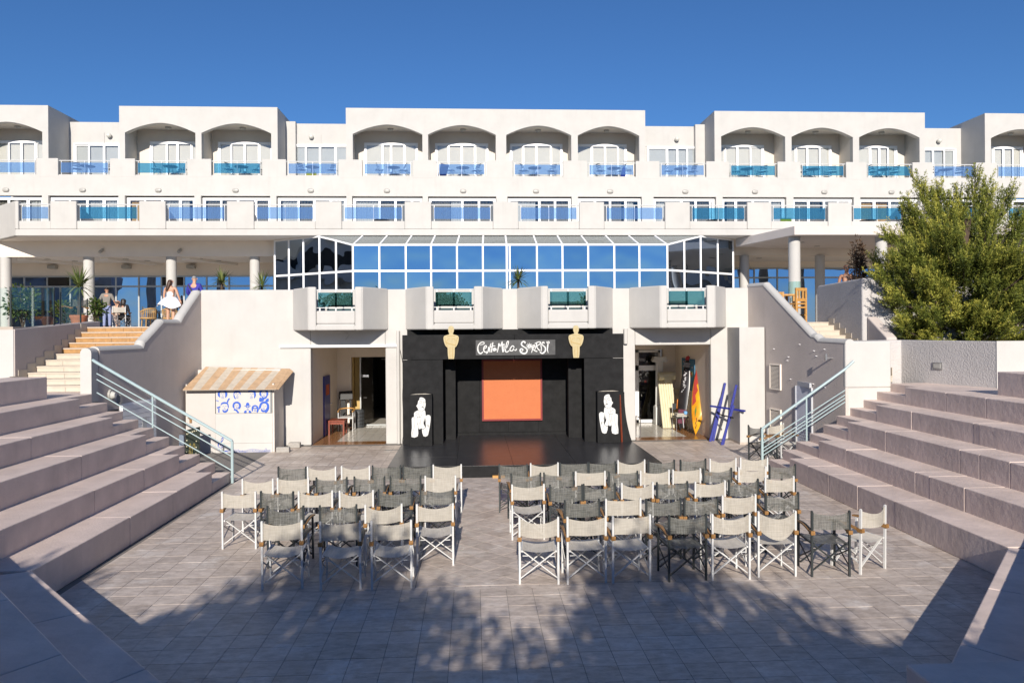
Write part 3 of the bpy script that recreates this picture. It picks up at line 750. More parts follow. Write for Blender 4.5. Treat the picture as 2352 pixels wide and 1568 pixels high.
mb = MB(); mb.box(-8.8, 36.9, 3.4, 12, 37.0, 7.38); mb.box(-8.7, 33.8, 3.4, -8.6, 37, 7.38); mb.box(11.85, 33.6, 3.4, 11.95, 37, 7.38)
mb.box(-6, 33.5, 3.5, -5.7, 33.8, 7.38); mb.box(3.3, 33.5, 3.5, 3.6, 33.8, 7.38); mb.box(8, 33.5, 3.5, 8.3, 33.8, 7.38)
mb.build('gallery_interior', mat('gallery_inside', (.25, .22, .19), .9), gal)
for x, zc in ((-2.3, 4.55), (-1.4, 4.6)):
    q = MB(); q.box(x-.1, YG-.012, zc-.1, x+.1, YG-.006, zc+(.1 if x < -2 else .16)); q.build('notice', WHITE, gal)

# the wings that turn forward at both ends, seen only mirrored in the slanting panes
for x0, x1, fx in ((-41, -30, -30), (37, 48, 37)):
    q = MB(); q.box(x0, 10, 0, x1, 40, 12.5); q.build('side_wing', WALL, hotel)
    for k in range(7):
        for z in (4.2, 7.9, 11.0):
            s_ = 1 if fx < 0 else -1; q = MB(); q.box(fx+.02*s_, 12+3.8*k, z-.2, fx-.5*s_, 14.6+3.8*k, z+1.3); q.build('wing_opening', DARK, hotel)
            q = MB(); q.box(fx+.9*s_, 11.4+3.8*k, z-.9, fx+.02*s_, 13.6+3.8*k, z+.1); q.build('wing_parapet', WALL, hotel)
# ------------------------------------------------------------ terrace building in front of the hotel
pod = thing('terrace_building', 'white terrace block with bulging balconies above two open passages', 'building', (1, 22.1, 0))
ZF, PT, BB = 3.5, 4.56, 3.36
YW = 22.1
mb = MB()
for x0, x1, z0, z1 in [(-7.9, -4.75, 0, PT), (-4.75, -2.58, 2.85, PT), (-2.58, 4.85, 0, PT), (4.85, 7.15, 2.85, PT), (7.15, 8.4, 0, PT)]:
    mb.box(x0, YW, z0, x1, YW+.22, z1)
mb.build('front_wall', WALL, pod, bevel=.03)
q = MB(); q.box(7.66, 21.08, 0, 8.40, 22.098, BB+.01); q.build('pilaster', WALL, pod, bevel=.012)
q = MB(); q.box(7.655, 21.075, -.0, 8.41, 22.09, .06); q.build('plinth', mat('dirty_plinth', (.48, .42, .36), .9, .2, 10), pod)
q = MB(); q.box(-1.93, 21.97, .2, 4.15, 22.098, BB-.003); q.build('black_backing', BLACKW, pod)
q = MB(); q.box(-24, YW+.22, 3.25, 24, 46, ZF); q.prism([(-24, 17.8), (-10.62, 17.8), (-10.62, YW+.22), (-24, YW+.22)], 'z', 3.25, ZF-.001)
q.build('terrace_floor', PAVE, pod)
q = MB(); q.prism([(10.5, 21.6), (24, 21.6), (24, YW+.22), (10.5, YW+.22)], 'z', 3.25, ZF-.001); q.build('terrace_floor', PAVE, pod)
bulges = [(-5.26, -4.59, -3.09, -2.48, -4.37, -3.30), (-1.99, -1.31, .27, .90, -1.10, .03), (1.30, 1.95, 3.49, 4.19, 2.14, 3.28), (4.67, 5.36, 6.95, 7.63, 5.56, 6.71)]
for w0, f0, f1, w1, o0, o1 in bulges:
    yf = 21.05; t = .16
    mb = MB()
    mb.prism([(w0, YW-.002), (f0, yf), (f0+t, yf+t), (w0+t*1.2, YW-.002)], 'z', BB, PT+.02)
    mb.prism([(w1, YW-.002), (w1-t*1.2, YW-.002), (f1-t, yf+t), (f1, yf)], 'z', BB, PT+.02)
    mb.box(f0, yf, BB, o0, yf+t, PT+.02); mb.box(o1, yf, BB, f1, yf+t, PT+.02); mb.box(o0, yf+.025, BB+.18, o1, yf+t, 3.91); mb.box(o0, yf+.0, BB, o1, yf+t, BB+.18)
    mb.prism([(w0, YW-.002), (f0, yf+.01), (f1, yf+.01), (w1, YW-.002)], 'z', BB+.004, ZF)
    mb.build('bulging_parapet', WALL, pod, bevel=.04, seg=3)
    # opening in the front wall behind the bulge is filled down to the terrace level: rail and green glass
    mb = MB(); y = yf+.09
    mb.tube([(o0, y, 4.49), (o1, y, 4.49)], .022, 6)
    xs = [o0+.09, (o0+o1)/2, o1-.09]
    for x in xs: mb.box(x-.02, y-.02, 3.91, x+.02, y+.02, 4.49)
    mb.box(o0, y-.012, 3.985, o1, y+.012, 4.005)
    r = mb.build('bulge_railing', FRAMEW, pod)
    for a, b in zip(xs, xs[1:]):
        q = MB(); q.box(a-.04, y-.05, 4.02, b+.04-.008, y-.038, 4.42); q.build('glass_panel', GLM, r)
# cable tray, downpipes, loose cable, bulkhead light
q = MB(); q.box(-5.64, 22.03, 2.865, -2.24, 22.098, 2.935); q.build('cable_tray', WHITE, pod)
q = MB(); q.tube([(-2.2, 22.03, .02), (-2.2, 22.03, 3.34)], .05, 10); q.build('downpipe', WALL, pod, smooth=True)
q = MB(); q.tube([(4.55, 22.03, 2.9), (4.55, 22.03, 3.35)], .06, 10); q.build('downpipe', WALL, pod, smooth=True)
q = MB(); q.tube(catmull([(-3.95, 21.2, 3.35), (-3.75, 21.6, 3.33), (-3.68, 22.08, 3.28), (-3.66, 22.08, 3.18), (-3.75, 22.08, 3.08)], 4), .008, 5); q.build('loose_cable', GREYL, pod)
q = MB(); q.tube(catmull([(-2.15, 22.02, 2.8), (-2.05, 22.0, 2.2), (-2.08, 22.0, 1.4), (-2.05, 22.0, .5), (-2.1, 22.0, .05)], 5), .007, 5); q.build('loose_cable', BLACK, pod)

# --- kiosk-side passage
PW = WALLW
mb = MB()
mb.box(-5.0, YW+.22, 0, -4.75, 26.3, 2.95); mb.box(-2.58, YW+.22, 0, -2.3, 30, 2.95)
mb.box(-5.0, 26.3, 0, -4.26, 26.5, 2.95); mb.box(-4.26, 26.3, 2.42, -2.58, 26.5, 2.95); mb.box(-5.0, YW+.22, 2.95, -2.3, 26.5, 3.05)
mb.build('passage_wall', PW, pod)
q = MB(); q.box(-4.26, 26.5, 0, -4.2, 27.6, 2.42); q.box(-4.26, 26.7, 0, -3.97, 26.75, 2.42); q.build('passage_wall', mat('ochre_wall', (.48, .33, .12), .8, .05, 3), pod)
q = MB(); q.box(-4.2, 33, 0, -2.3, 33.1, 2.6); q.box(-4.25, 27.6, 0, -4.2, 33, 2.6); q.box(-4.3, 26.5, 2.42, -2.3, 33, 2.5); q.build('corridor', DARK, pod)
q = MB(); q.box(-4.8, YW+.22, -.002, -2.55, 33, .0); q.box(-4.74, YW, -.001, -2.59, YW+.22, .002); base = q.build('passage_floor', GROUT, pod)
def floor_tiles(x0, x1, y0, y1, p, inner, par):
    a, b = MB(), MB(); nx = round((x1-x0)/p); ny = round((y1-y0)/p)
    for i in range(nx):
        for j in range(ny):
            x, y = x0+(x1-x0)*i/nx, y0+(y1-y0)*j/ny
            (b if inner(x+p/2, y+p/2) else a).box(x+.004, y+.004, 0, x+(x1-x0)/nx-.004, y+(y1-y0)/ny-.004, .006+rng.uniform(0, .001))
    a.build('tile', BROWNT, par, kind='stuff'); b.build('tile', WHITET, par, kind='stuff')
floor_tiles(-4.74, -2.6, YW+.03, 28.5, .30, lambda x, y: y > 22.65 and x > -4.13, base)
dr = MB(); dr.box(-4.749, 23.83, .02, -4.70, 24.77, 1.9); dr = dr.build('passage_door', BLUEP, pod)
q = MB(); q.box(-4.699, 24.05, 1.28, -4.694, 24.6, 1.62); q.build('orange_notice', mat('orange_red_paper', (.5, .09, .03), .7), dr)
q = MB(); q.tube([(-4.70, 24.68, .98), (-4.63, 24.68, .98), (-4.63, 24.56, .98)], .012, 6); q.build('handle', STEEL, dr)
gd = MB(); gd.box(-3.97, 26.32, .02, -3.93, 26.40, 2.40); gd.box(-3.93, 26.35, .02, -2.6, 26.36, .06); gdo = gd.build('glass_door', GREYALU, pod)
q = MB(); q.prism([(-3.93, 26.36), (-3.90, 26.36), (-3.62, 27.2), (-3.65, 27.2)], 'z', .05, 2.35); q.build('pane', GLD, gdo)
q = MB(); q.box(-3.86, 26.30, 1.72, -3.66, 26.42, 1.80); q.tube([(-3.84, 26.3, 1.0), (-3.72, 26.27, 1.0)], .012, 6); q.build('handle', STEEL, gdo)
q = MB(); q.box(-3.05, 26.22, 2.62, -2.62, 26.30, 2.71); q.build('tube_lamp', mat('lamp_cream', (.6, .52, .35), .4), pod, bevel=.02)
q = MB(); q.box(-3.6, 29.5, 2.2, -2.7, 29.53, 2.23); q.box(-3.4, 31, 2.12, -2.8, 31.03, 2.14); q.build('corridor_lamp', GREYL, pod)

# --- surfboard-side passage
mb = MB()
mb.box(7.17, YW+.22, 0, 7.42, 26.1, 2.95); mb.box(4.6, YW+.22, 0, 4.85, 26.1, 2.95); mb.box(4.6, YW+.22, 2.95, 7.42, 26.3, 3.05)
mb.box(6.72, 26.1, 0, 7.42, 26.3, 2.95); mb.box(4.6, 26.1, 2.6, 6.72, 26.3, 2.95)
mb.build('passage_wall', PW, pod)
q = MB(); q.box(4.8, YW+.22, -.002, 7.2, 29, 0); q.box(4.86, YW, -.001, 7.14, YW+.22, .002); base2 = q.build('passage_floor', GROUT, pod)
floor_tiles(4.86, 7.16, YW+.03, 26.09, .30, lambda x, y: y > 22.65 and x < 6.66, base2)
mb = MB(); y = 26.15
for x in (4.87, 5.72, 6.56): mb.box(x, y, 0.02, x+.085 if x != 5.72 else x+.14, y+.08, 2.58)
mb.box(4.87, y, 2.50, 6.64, y+.08, 2.58); mb.box(4.87, y, 1.86, 6.64, y+.08, 2.04); mb.box(4.955, y, .02, 6.56, y+.08, .12)
gdr = mb.build('double_glass_door', WHITE, pod)
for a, b in ((4.955, 5.72), (5.86, 6.56)):
    for z0, z1 in ((.12, 1.86), (2.04, 2.50)):
        q = MB(); q.box(a, y+.03, z0, b, y+.04, z1); q.build('pane', GLD, gdr)
q = MB(); q.box(4.7, 27.6, 0, 6.8, 27.7, 2.8); q.box(4.7, 26.3, 2.62, 6.8, 27.6, 2.7); q.build('dark_room', DARK, pod)
q = MB(); q.tube([(5.62, y, 1.02), (5.62, y-.06, 1.02), (5.45, y-.06, 1.0)], .016, 6); q.tube([(5.95, y, 1.02), (5.95, y-.05, .95)], .014, 6); q.build('handle', STEEL, gdr)
q = MB()
for x, z in ((5.3, 1.45), (6.1, 1.47)): q.box(x-.035, y+.022, z-.035, x+.035, y+.026, z+.035)
q.build('door_sticker', mat('red_sticker', (.45, .08, .06), .6), gdr)
q = MB(); q.tube([(5.08, 22.5, 0), (5.08, 22.5, .58), (5.06, 22.6, .64), (5.04, 22.9, .64), (5.04, 22.95, 0)], .018, 8); tag(q.build('low_rail', STEEL, smooth=True), 'low bent steel rail at the edge of the surfboard passage', 'rail')

# --- curved stair walls either side (flank the courtyard)
def flank(name, label, p0, p1, prof, th, side, mat_):
    """wall whose plan runs from p0 (by the building) to p1 (by the seating); prof = [(t,z)] outline of its top"""
    root = thing(name, label, 'wall', (p1[0], p1[1], 0))
    L = lambda t: (p0[0]+(p1[0]-p0[0])*t, p0[1]+(p1[1]-p0[1])*t)
    d = Vector((p1[0]-p0[0], p1[1]-p0[1])).normalized(); nx, ny = (-d.y*side, d.x*side)
    prof = list(prof); z00 = 0.0
    mb = MB()
    pts = [(0, z00)] + prof + [(1, z00)]
    vs = []; n = len(pts)
    for off in (0, th):
        for t, z in pts: x, y_ = L(t); vs.append((x+nx*off, y_+ny*off, z))
    mb.add(vs, [tuple(range(n)), tuple(range(2*n-1, n-1, -1))] + [(i, n+i, n+(i+1) % n, (i+1) % n) for i in range(n)])
    mb.build('wall_body', mat_, root)
    mb = MB(); r = .13                       # rounded white coping following the top
    for (t0, z0), (t1, z1) in zip(prof, prof[1:]):
        a, b = L(t0), L(t1); c = th/2
        A = Vector((a[0]+nx*c, a[1]+ny*c, z0)); B = Vector((b[0]+nx*c, b[1]+ny*c, z1)); D = (B-A)
        if D.length < .05: continue
        D.normalize(); Sx = Vector((nx, ny, 0)); U = Sx.cross(D); U = U if U.z > 0 or abs(U.z) < 1e-6 else -U
        vs = []; m_ = 9
        for P in (A-D*.02, B+D*.02):
            for k in range(m_): th_ = math.pi*k/(m_-1); vs.append(tuple(P + Sx*(math.cos(th_)*(th/2+.012)) + U*(math.sin(th_)*.10 - .03)))
        mb.add(vs, [(k, k+1, m_+k+1, m_+k) for k in range(m_-1)] + [tuple(range(m_)), tuple(range(2*m_-1, m_-1, -1)), (0, m_, 2*m_-1, m_-1)])
    mb.build('coping', WALL, root, smooth=True)
    return root, L
wlL, LL = flank('stair_wall', 'shaded mauve wall with stepped white coping behind the kiosk-side handrail', (-7.9, 22.12), (-8.45, 17.15),
            [(0, 4.49), (.02, 4.48), (.205, 3.79), (.24, 3.62), (.42, 3.62), (.60, 3.10), (.615, 2.97), (.97, 2.97)], .24, -1, SMOOTHG)
q = MB(); 
q.prism([(-8.68, 1.8), (-8.44, 1.8), (-8.44, 2.9)] + [(-8.56+.12*math.cos(math.pi*k/8), 2.9+.11*math.sin(math.pi*k/8)) for k in range(1, 8)] + [(-8.68, 2.9)], 'y', 16.95, 17.25)
q.build('end_pier', WALL, wlL, smooth=True)
wlR, LR = flank('stair_wall', 'grey plastered wall with louvred vents and sloping white coping under the juniper', (8.30, 22.12), (8.90, 17.4),
            [(0, 4.62), (.20, 4.60), (.70, 3.14), (.735, 3.12), (.77, 3.02), (1, 3.0)], .22, 1, SMOOTHG)
q = MB(); q.box(8.89, 17.38, 1.9, 10.02, 18.2, 3.02); q.build('end_pier', WALL, wlR, bevel=.04, seg=3)
q = MB(); q.box(8.93, 17.41, .0, 10.02, 18.1, 1.9); q.build('end_pier', WALL, wlR)
# vents, door, bracket, pegs on the grey wall (its courtyard face runs from (8.42,21.2) to (8.9,17.4))
def onR(y): return 8.30 + (22.12-y)*(.60/4.72)
def slant(q, y0, y1, z0, z1, d0, d1):
    """block lying on the slanting wall face, standing d0..d1 proud of it"""
    return q.prism([(onR(y0)-d1, y0), (onR(y1)-d1, y1), (onR(y1)-d0, y1), (onR(y0)-d0, y0)], 'z', z0, z1)
sl = slant(MB(), 20.29, 20.79, 0, .022, .006, .030); s0 = sl.build('slat', WALLW); sme = s0.data; bpy.data.objects.remove(s0)
for z0, z1 in ((1.61, 2.33), (.36, 1.07)):
    y0, y1 = 20.25, 20.83; mb = MB()
    slant(mb, y0, y0+.04, z0, z1, -.01, .04); slant(mb, y1-.04, y1, z0, z1, -.01, .04); slant(mb, y0+.04, y1-.04, z0, z0+.04, -.01, .04); slant(mb, y0+.04, y1-.04, z1-.04, z1, -.01, .04)
    fr = mb.build('wall_vent', WALLW, wlR)
    q = slant(MB(), y0+.04, y1-.04, z0+.04, z1-.04, -.004, .004); q.build('vent_backing', DARK, fr)
    for k in range(17): o_ = inst('slat', sme, (0, 0, z0+.055+(z1-z0-.11)*k/17), fr)
ydo = (18.75, 19.54); x0, x1 = onR(ydo[0]), onR(ydo[1])
mb = MB()
for a, b, c, d in ((ydo[0], ydo[0]+.06, 0, 1.80), (ydo[1]-.06, ydo[1], 0, 1.80), (ydo[0], ydo[1], 1.80, 1.92)):
    x = onR((a+b)/2); mb.box(x-.04, a, c, x+.02, b, d)
dfr = mb.build('service_door', mat('grey_blue_door_frame', (.46, .47, .50), .6, .1, 6), wlR)
q = MB(); q.prism([(x0-.012, ydo[0]+.06), (x1-.012, ydo[1]-.06), (x1+.01, ydo[1]-.06), (x0+.01, ydo[0]+.06)], 'z', .05, 1.80); q.build('door_leaf', mat('pale_blue_door', (.50, .52, .60), .5, .08, 4), dfr)
mb = MB()
for i in range(6):
    for j in range(9):
        y_ = ydo[0]+.12+.09*i+(.045 if j % 2 else 0); z_ = .22+.075*j
        if y_ > ydo[1]-.1: continue
        x = onR(y_)-.016; mb.prism([(y_-.02, z_), (y_, z_-.028), (y_+.02, z_), (y_, z_+.028)], 'x', x-.002, x+.002)
mb.build('vent_hole', BLACK, dfr)
q = MB(); x = onR(17.9); q.bar((x, 17.9, 2.6), (x-.16, 17.9, 2.6), .03, .03); q.box(x-.19, 17.88, 2.54, x-.15, 17.92, 2.70); q.build('bracket_lamp', STEEL, wlR)
mb = MB()
for y_, z_ in ((20.6, 2.75), (19.85, 2.55), (19.3, 2.9), (18.65, 2.75), (18.55, 2.62), (18.2, 2.8), (19.9, 2.45), (19.75, 1.95), (18.7, 1.9), (18.2, 1.85)):
    x = onR(y_); mb.bar((x, y_, z_), (x-.045, y_, z_+.01), .012, .012)
mb.build('wall_peg', WHITE, wlR)

# low grey wall past the end pier, tall rough wall by the upper flight
lwall = thing('garden_wall', 'low rough grey wall below the juniper with a small recessed light', 'wall', (10.4, 17.6, 2.0))
mb = MB(); mb.prism([(10.0, 18.15), (10.72, 18.15), (11.43, 15.72), (13.5, 15.72), (13.5, 15.95), (11.62, 15.95), (10.9, 18.4), (10.0, 18.4)], 'z', 1.9, 3.02); mb.build('wall_body', ROUGH, lwall, bevel=.02)
mb = MB(); mb.box(11.425, 15.70, 1.95, 13.5, 15.719, 3.03); mb.build('wall_face', WALL, lwall)
q = MB(); t = .42; cx, cy = 10.72+(11.43-10.72)*t, 18.15+(15.72-18.15)*t; dv = Vector((.71, -2.43, 0)).normalized()
q.bar(Vector((cx-.01, cy, 2.42))-dv*.13, Vector((cx-.01, cy, 2.42))+dv*.13, .03, .17); lf = q.build('recessed_light', STEEL, lwall)
q = MB(); q.bar(Vector((cx-.02, cy, 2.42))-dv*.09, Vector((cx-.02, cy, 2.42))+dv*.09, .03, .10); q.build('light_cover', GREYL, lf)
tw = thing('garden_wall', 'tall rough grey wall streaked by tree shadows beside the upper stairs', 'wall', (10.4, 19.5, 2.0))
q = MB(); q.prism([(19.4, 1.9), (22.05, 1.9), (22.05, 4.50), (21.98, 4.60), (19.4, 4.66)], 'x', 10.40, 10.66); q.prism([(10.655, 1.9), (13.5, 1.9), (13.5, 4.652), (10.655, 4.652)], 'y', 19.405, 19.6); q.build('wall_body', ROUGH, tw, bevel=.045, seg=3)
q = MB(); q.prism([(19.39, 1.9), (19.39, 3.64), (18.45, 3.08), (18.45, 1.9)], 'x', 10.52, 10.80); q.build('sloping_buttress', SMOOTHG, tw, bevel=.03)
# retaining wall with glass balustrade by the ochre stairs
rw = thing('retaining_wall', 'mauve-grey retaining wall carrying a clear glass balustrade beside the ochre stairs', 'wall', (-10.65, 19.8, 2.0))
q = MB(); q.prism([(17.8, 1.9), (21.75, 1.9), (21.75, 3.66), (17.8, 3.44)], 'x', -10.92, -10.58); q.build('wall_body', SMOOTHG, rw, bevel=.012)
q = MB(); q.box(-14, 17.78, 1.9, -10.6, 17.80, 3.43); q.build('wall_face', WALL, rw)
bal = MB()
pst = [(21.05, 3.62), (20.05, 3.57), (19.75, 3.55), (17.95, 3.45)]
for y_, z_ in pst: bal.box(-10.775, y_-.012, z_, -10.74, y_+.012, z_+.98)
balp = bal.build('glass_balustrade', mat('dark_clamp', (.05, .06, .06), .4, metal=.6), rw)
for (ya, za), (yb, zb) in ((pst[0], pst[1]), (pst[2], pst[3])):
    q = MB(); q.add([(-10.76, ya-.01, za+.02), (-10.76, yb+.01, zb+.02), (-10.76, yb+.01, zb+.96), (-10.76, ya-.01, za+.96), (-10.748, ya-.01, za+.02), (-10.748, yb+.01, zb+.02), (-10.748, yb+.01, zb+.96), (-10.748, ya-.01, za+.96)],
        [(0,1,2,3),(7,6,5,4),(0,4,5,1),(1,5,6,2),(2,6,7,3),(3,7,4,0)]); q.build('glass_panel', GLC, balp)
q = MB(); q.box(-14, 17.86, 3.45, -10.78, 17.872, 4.40); q.build('glass_panel', GLC, balp)

# staircases
st = thing('staircase', 'stairs with cream lower risers and ochre upper risers between shaded walls', 'stairs', (-9.5, 17.0, 2.0))
YS = [17.91-.34, 17.91, 18.26, 18.61, 18.96, 19.40, 19.75, 20.05, 20.38, 20.69, 21.0, 21.35]
ZSs = [2.0+ (3.5-2.0)*k/11 for k in range(1, 12)]
for k in range(11):
    y0 = YS[k]; y1 = YS[k+1] if k < 10 else 22.4
    xr = -7.9-.1107*(22.12-y0)-.10; xl = -10.57
    mt = CREAMT if k < 6 else ORANGET
    n = 5; wd = (xr-xl)/n; o_ = (k % 2)*wd*.5
    sb = MB(); sb.box(xl, y0+.012, 1.9, xr-.05, y1+.3, ZSs[k]-.03); s_ = sb.build('stair_step', GROUT, st)
    xs = [xl] + [xl+o_+wd*i for i in range(1, n)] + [xr]
    for a, b in zip(xs, xs[1:]):
        q = MB(); q.box(a+.003, y0, (ZSs[k-1] if k else 2.0)+.002, b-.003, y0+.012, ZSs[k]-.03); q.build('riser_tile', mt, s_)
    q = MB(); q.box(xl, y0-.015, ZSs[k]-.03, xr-.02, y1, ZSs[k]); q.build('tread', CREAMT if k < 6 else NOSE, s_)
mb = MB()
for k in range(10):
    mb.box(-10.58, YS[k], ZSs[k], -10.565, YS[k+1], ZSs[k]+.22)
mb.build('skirting', CREAMT, st)
st2 = thing('staircase', 'short cream stairs rising beside the tall rough grey wall', 'stairs', (9.6, 20.0, 2.0))
for k in range(11):
    y0 = 17.98+.33*k; y1 = y0+.33 if k < 10 else 22.3; z = 2.0+1.55*(k+1)/11 if k < 10 else 3.505
    sb = MB(); xl = 8.88+max(0, (18.3-y0))*.1 - (y0-18)*.10
    sb.box(xl, y0+.01, 1.9, 10.395, y1+.2, z-.03); s_ = sb.build('stair_step', GROUT, st2)
    for a, b in ((xl, 9.2), (9.2, 9.8), (9.8, 10.395)):
        q = MB(); q.box(a+.003, y0, z-.155, b-.003, y0+.01, z-.03); q.build('riser_tile', CREAMT, s_)
    q = MB(); q.box(xl, y0-.012, z-.03, 10.395, y1, z); q.build('tread', CREAMT, s_)
mb = MB()
for k in range(10): mb.box(10.385, 17.98+.33*k, 2.0+1.55*(k+1)/11, 10.398, 18.31+.33*k, 2.2+1.55*(k+1)/11)
mb.build('skirting', CREAMT, st2)

# handrails
def handrail(label, top, bot, post_z0, rods, mids, hook):
    root = thing('handrail', label, 'railing', (bot[0], bot[1], post_z0), group='teal handrails on the aisle steps')
    q = MB(); pts = ([hook] if hook else []) + [top, bot]; q.tube(pts, .032, 8); q.tube([bot, (bot[0], bot[1], post_z0)], .032, 8); q.build('top_rail', RAILM, root, smooth=True)
    for a, b in rods:
        q = MB(); q.tube([a, b], .0125, 6); q.build('rod', RAILM, root, smooth=True)
    for a, b in mids:
        q = MB(); q.tube([a, b], .02, 8); q.build('post', RAILM, root, smooth=True)
handrail('pale teal handrail descending past the white shutter to the kiosk side', (-8.3, 16.9, 2.69), (-5.35, 16.82, .93), 0,
         [((-8.3, 16.9, a), (-5.35, 16.82, b)) for a, b in ((2.45, .75), (2.32, .58), (2.03, .27))], [((-7.1, 16.9, 1.98), (-7.1, 16.9, 1.17))], (-8.42, 16.98, 2.74))
handrail('pale teal handrail climbing past the service door toward the white pier', (8.85, 17.3, 2.36), (7.0, 17.76, .90), 0,
         [((8.87, 17.36, a), (7.0, 17.75, b)) for a, b in ((1.85, .55), (1.74, .42), (1.66, .34), (1.57, .25))], [((8.0, 17.53, 1.69), (8.0, 17.53, .62))], (9.05, 17.28, 2.55))
# ------------------------------------------------------------ stage
sp = thing('stage_platform', 'low black stage floor with a soft orange reflection', 'stage', (1.18, 18.6, 0))
mb = MB()
q = MB(); q.box(-1.95, 16.96, 0, 4.33, 21.95, .255); q.build('platform_base', BLACKW, sp)
xs = [-1.95, -.4, .9, 2.35, 4.33]; ys = [16.95, 18.2, 19.45, 21.93]
for a, b in zip(xs, xs[1:]):
    for c, d in zip(ys, ys[1:]):
        q = MB(); q.box(a+.003, c+.003, .256, b-.003, d-.003, .27+rng.uniform(-.001, .001)); q.build('floor_board', STAGEF, sp)
q = MB(); q.box(.42, 16.86, 0, .70, 16.95, .05); tag(q.build('wood_offcut', PINE), 'short pale wood offcut lying at the foot of the stage front', 'offcut')

sb_ = thing('stage_portal', 'black painted stage surround with header and side panels', 'stage set', (1.1, 20.3, .27))
Z0 = .27
def panel(x0, x1, y0, y1, z0, z1, name='panel'):
    q = MB(); q.box(x0, y0, z0, x1, y1, z1); return q.build(name, BLACKW, sb_, bevel=.004, seg=1)
panel(-1.91, -.823, 20.25, 20.33, Z0, 2.545); panel(3.033, 4.12, 20.25, 20.33, Z0, 2.545)
panel(-1.91, 1.12, 20.25, 20.33, 2.555, 3.22, 'header'); panel(1.128, 4.12, 20.25, 20.33, 2.555, 3.22, 'header')
panel(-1.0, -.92, 20.33, 21.9, Z0, 3.2, 'side_wing'); panel(3.12, 3.2, 20.33, 21.9, Z0, 3.2, 'side_wing')
panel(-1.9, 4.1, 20.33, 21.96, 3.12, 3.2, 'ceiling_panel')
panel(-.78, -.50, 21.0, 21.28, Z0, 2.62, 'flat'); panel(2.69, 3.09, 21.0, 21.28, Z0, 2.62, 'flat')
xs = [-.92, .18, 1.02, 1.9, 3.12]
for a, b in zip(xs, xs[1:]): panel(a+.002, b-.002, 21.90, 21.96, Z0, 3.1, 'back_panel')
q = MB(); q.box(-.9, 21.80, Z0, 3.1, 21.90, Z0+.07); q.build('back_skirting', BLACKW, sb_)
# flared cloth at the right edge
q = MB(); n = 10
L_ = [(4.12+ .20*(1-t)**2.2, t*(1.62-Z0)+Z0) for t in [i/n for i in range(n+1)]]
q.prism([(3.98, Z0)] + L_ + [(3.98, 1.62)], 'y', 20.17, 20.245); q.build('side_cloth', BLACKW, sb_)
q = MB(); q.bar((4.03, 20.10, Z0), (3.99, 20.15, 1.55), .035, .03); q.build('bare_batten', REDWOOD, sb_)
q = MB(); q.box(-1.8, 20.2, Z0, -1.82, 20.24, .6); 

scr = thing('hanging_screen', 'orange canvas screen with dark red border on the black back wall', 'screen', (1.13, 21.85, .68))
q = MB(); x0, x1, z0, z1, t = .25, 2.02, .68, 2.48, .05
q.box(x0, 21.82, z0, x0+t, 21.89, z1); q.box(x1-t, 21.82, z0, x1, 21.89, z1); q.box(x0+t, 21.82, z0, x1-t, 21.89, z0+t); q.box(x0+t, 21.82, z1-t, x1-t, 21.89, z1); q.build('border', REDF, scr)
q = MB(); n = 14; vs = []
for i in range(n+1):
    for j in range(n+1):
        u, v = i/n, j/n; vs.append((x0+t+(x1-x0-2*t)*u, 21.845 + .006*math.sin(u*9+v*3)*(1-v) + .004*math.sin(v*22+u*4)*(1-v)**2, z0+t+(z1-z0-2*t)*v))
q.add(vs, [(i*(n+1)+j, (i+1)*(n+1)+j, (i+1)*(n+1)+j+1, i*(n+1)+j+1) for i in range(n) for j in range(n)]); q.build('canvas', ORANGEC, scr, smooth=True)

# sign with hand-painted lettering
sg = thing('show_sign', 'worn black board lettered Cento Mila Sorrisi in white script', 'sign', (1.15, 20.22, 2.65))
q = MB(); q.box(.07, 20.215, 2.65, 2.24, 20.249, 3.07); q.build('board', SIGNB, sg, bevel=.004, seg=1)
SX = lambda x: .07 + (x-190)*2.17/2030
SZ = lambda y: 3.07 - (y-110)*.42/405
mb = MB()
def stroke(pts, w0=26, closed=False):
    ws = [v*.00107 for v in w0] if isinstance(w0, (list, tuple)) else w0*.00107
    mb.ribbon([(SX(x), SZ(y)) for x, y in pts], ws, 20.203-len(mb.f)*1e-7, 20.214, closed, 4)
def spiral(cx, cy, r0, r1, turns, a0, w0, k=16):
    stroke([(cx+(r0+(r1-r0)*i/k)*math.cos(a0+turns*6.283*i/k), cy+(r0+(r1-r0)*i/k)*math.sin(a0+turns*6.283*i/k)) for i in range(k+1)], w0)
letters = []
stroke([(300,232),(395,212),(400,170),(340,165),(275,220),(245,300),(250,390),(285,450),(330,455),(370,415)], (14, 20, 22, 26, 34, 32, 24))           # C
stroke([(405,335),(455,305),(462,262),(425,262),(395,320),(400,395),(435,425),(470,405)], (22, 26, 28, 26))                                          # e
stroke([(455,462),(500,415),(515,320),(512,290)], (26, 26, 18)); stroke([(512,290),(555,430)], 26); stroke([(555,430),(550,300),(585,195)], 22)      # n
stroke([(628,170),(600,330),(590,430)], 26); stroke([(555,300),(625,265),(690,270)], (14, 22, 18))                                                  # t
spiral(665, 362, 6, 48, 2.0, 0.5, 20)                                                                                                             # o
stroke([(735,430),(765,300),(778,195)], (20, 24, 28)); stroke([(778,195),(815,290)], 26); stroke([(815,290),(862,150)], 24); stroke([(862,150),(865,300),(885,430)], (26, 30, 34))   # M
stroke([(905,405),(910,265)], (16, 30)); spiral(905, 228, 5, 22, 1.3, 1.5, 14, 10)                                                                    # i
stroke([(925,345),(985,300),(1025,170),(1005,145),(975,200),(950,330),(945,405),(985,425),(1040,385)], (16, 20, 24, 24, 28, 28, 22))                 # l
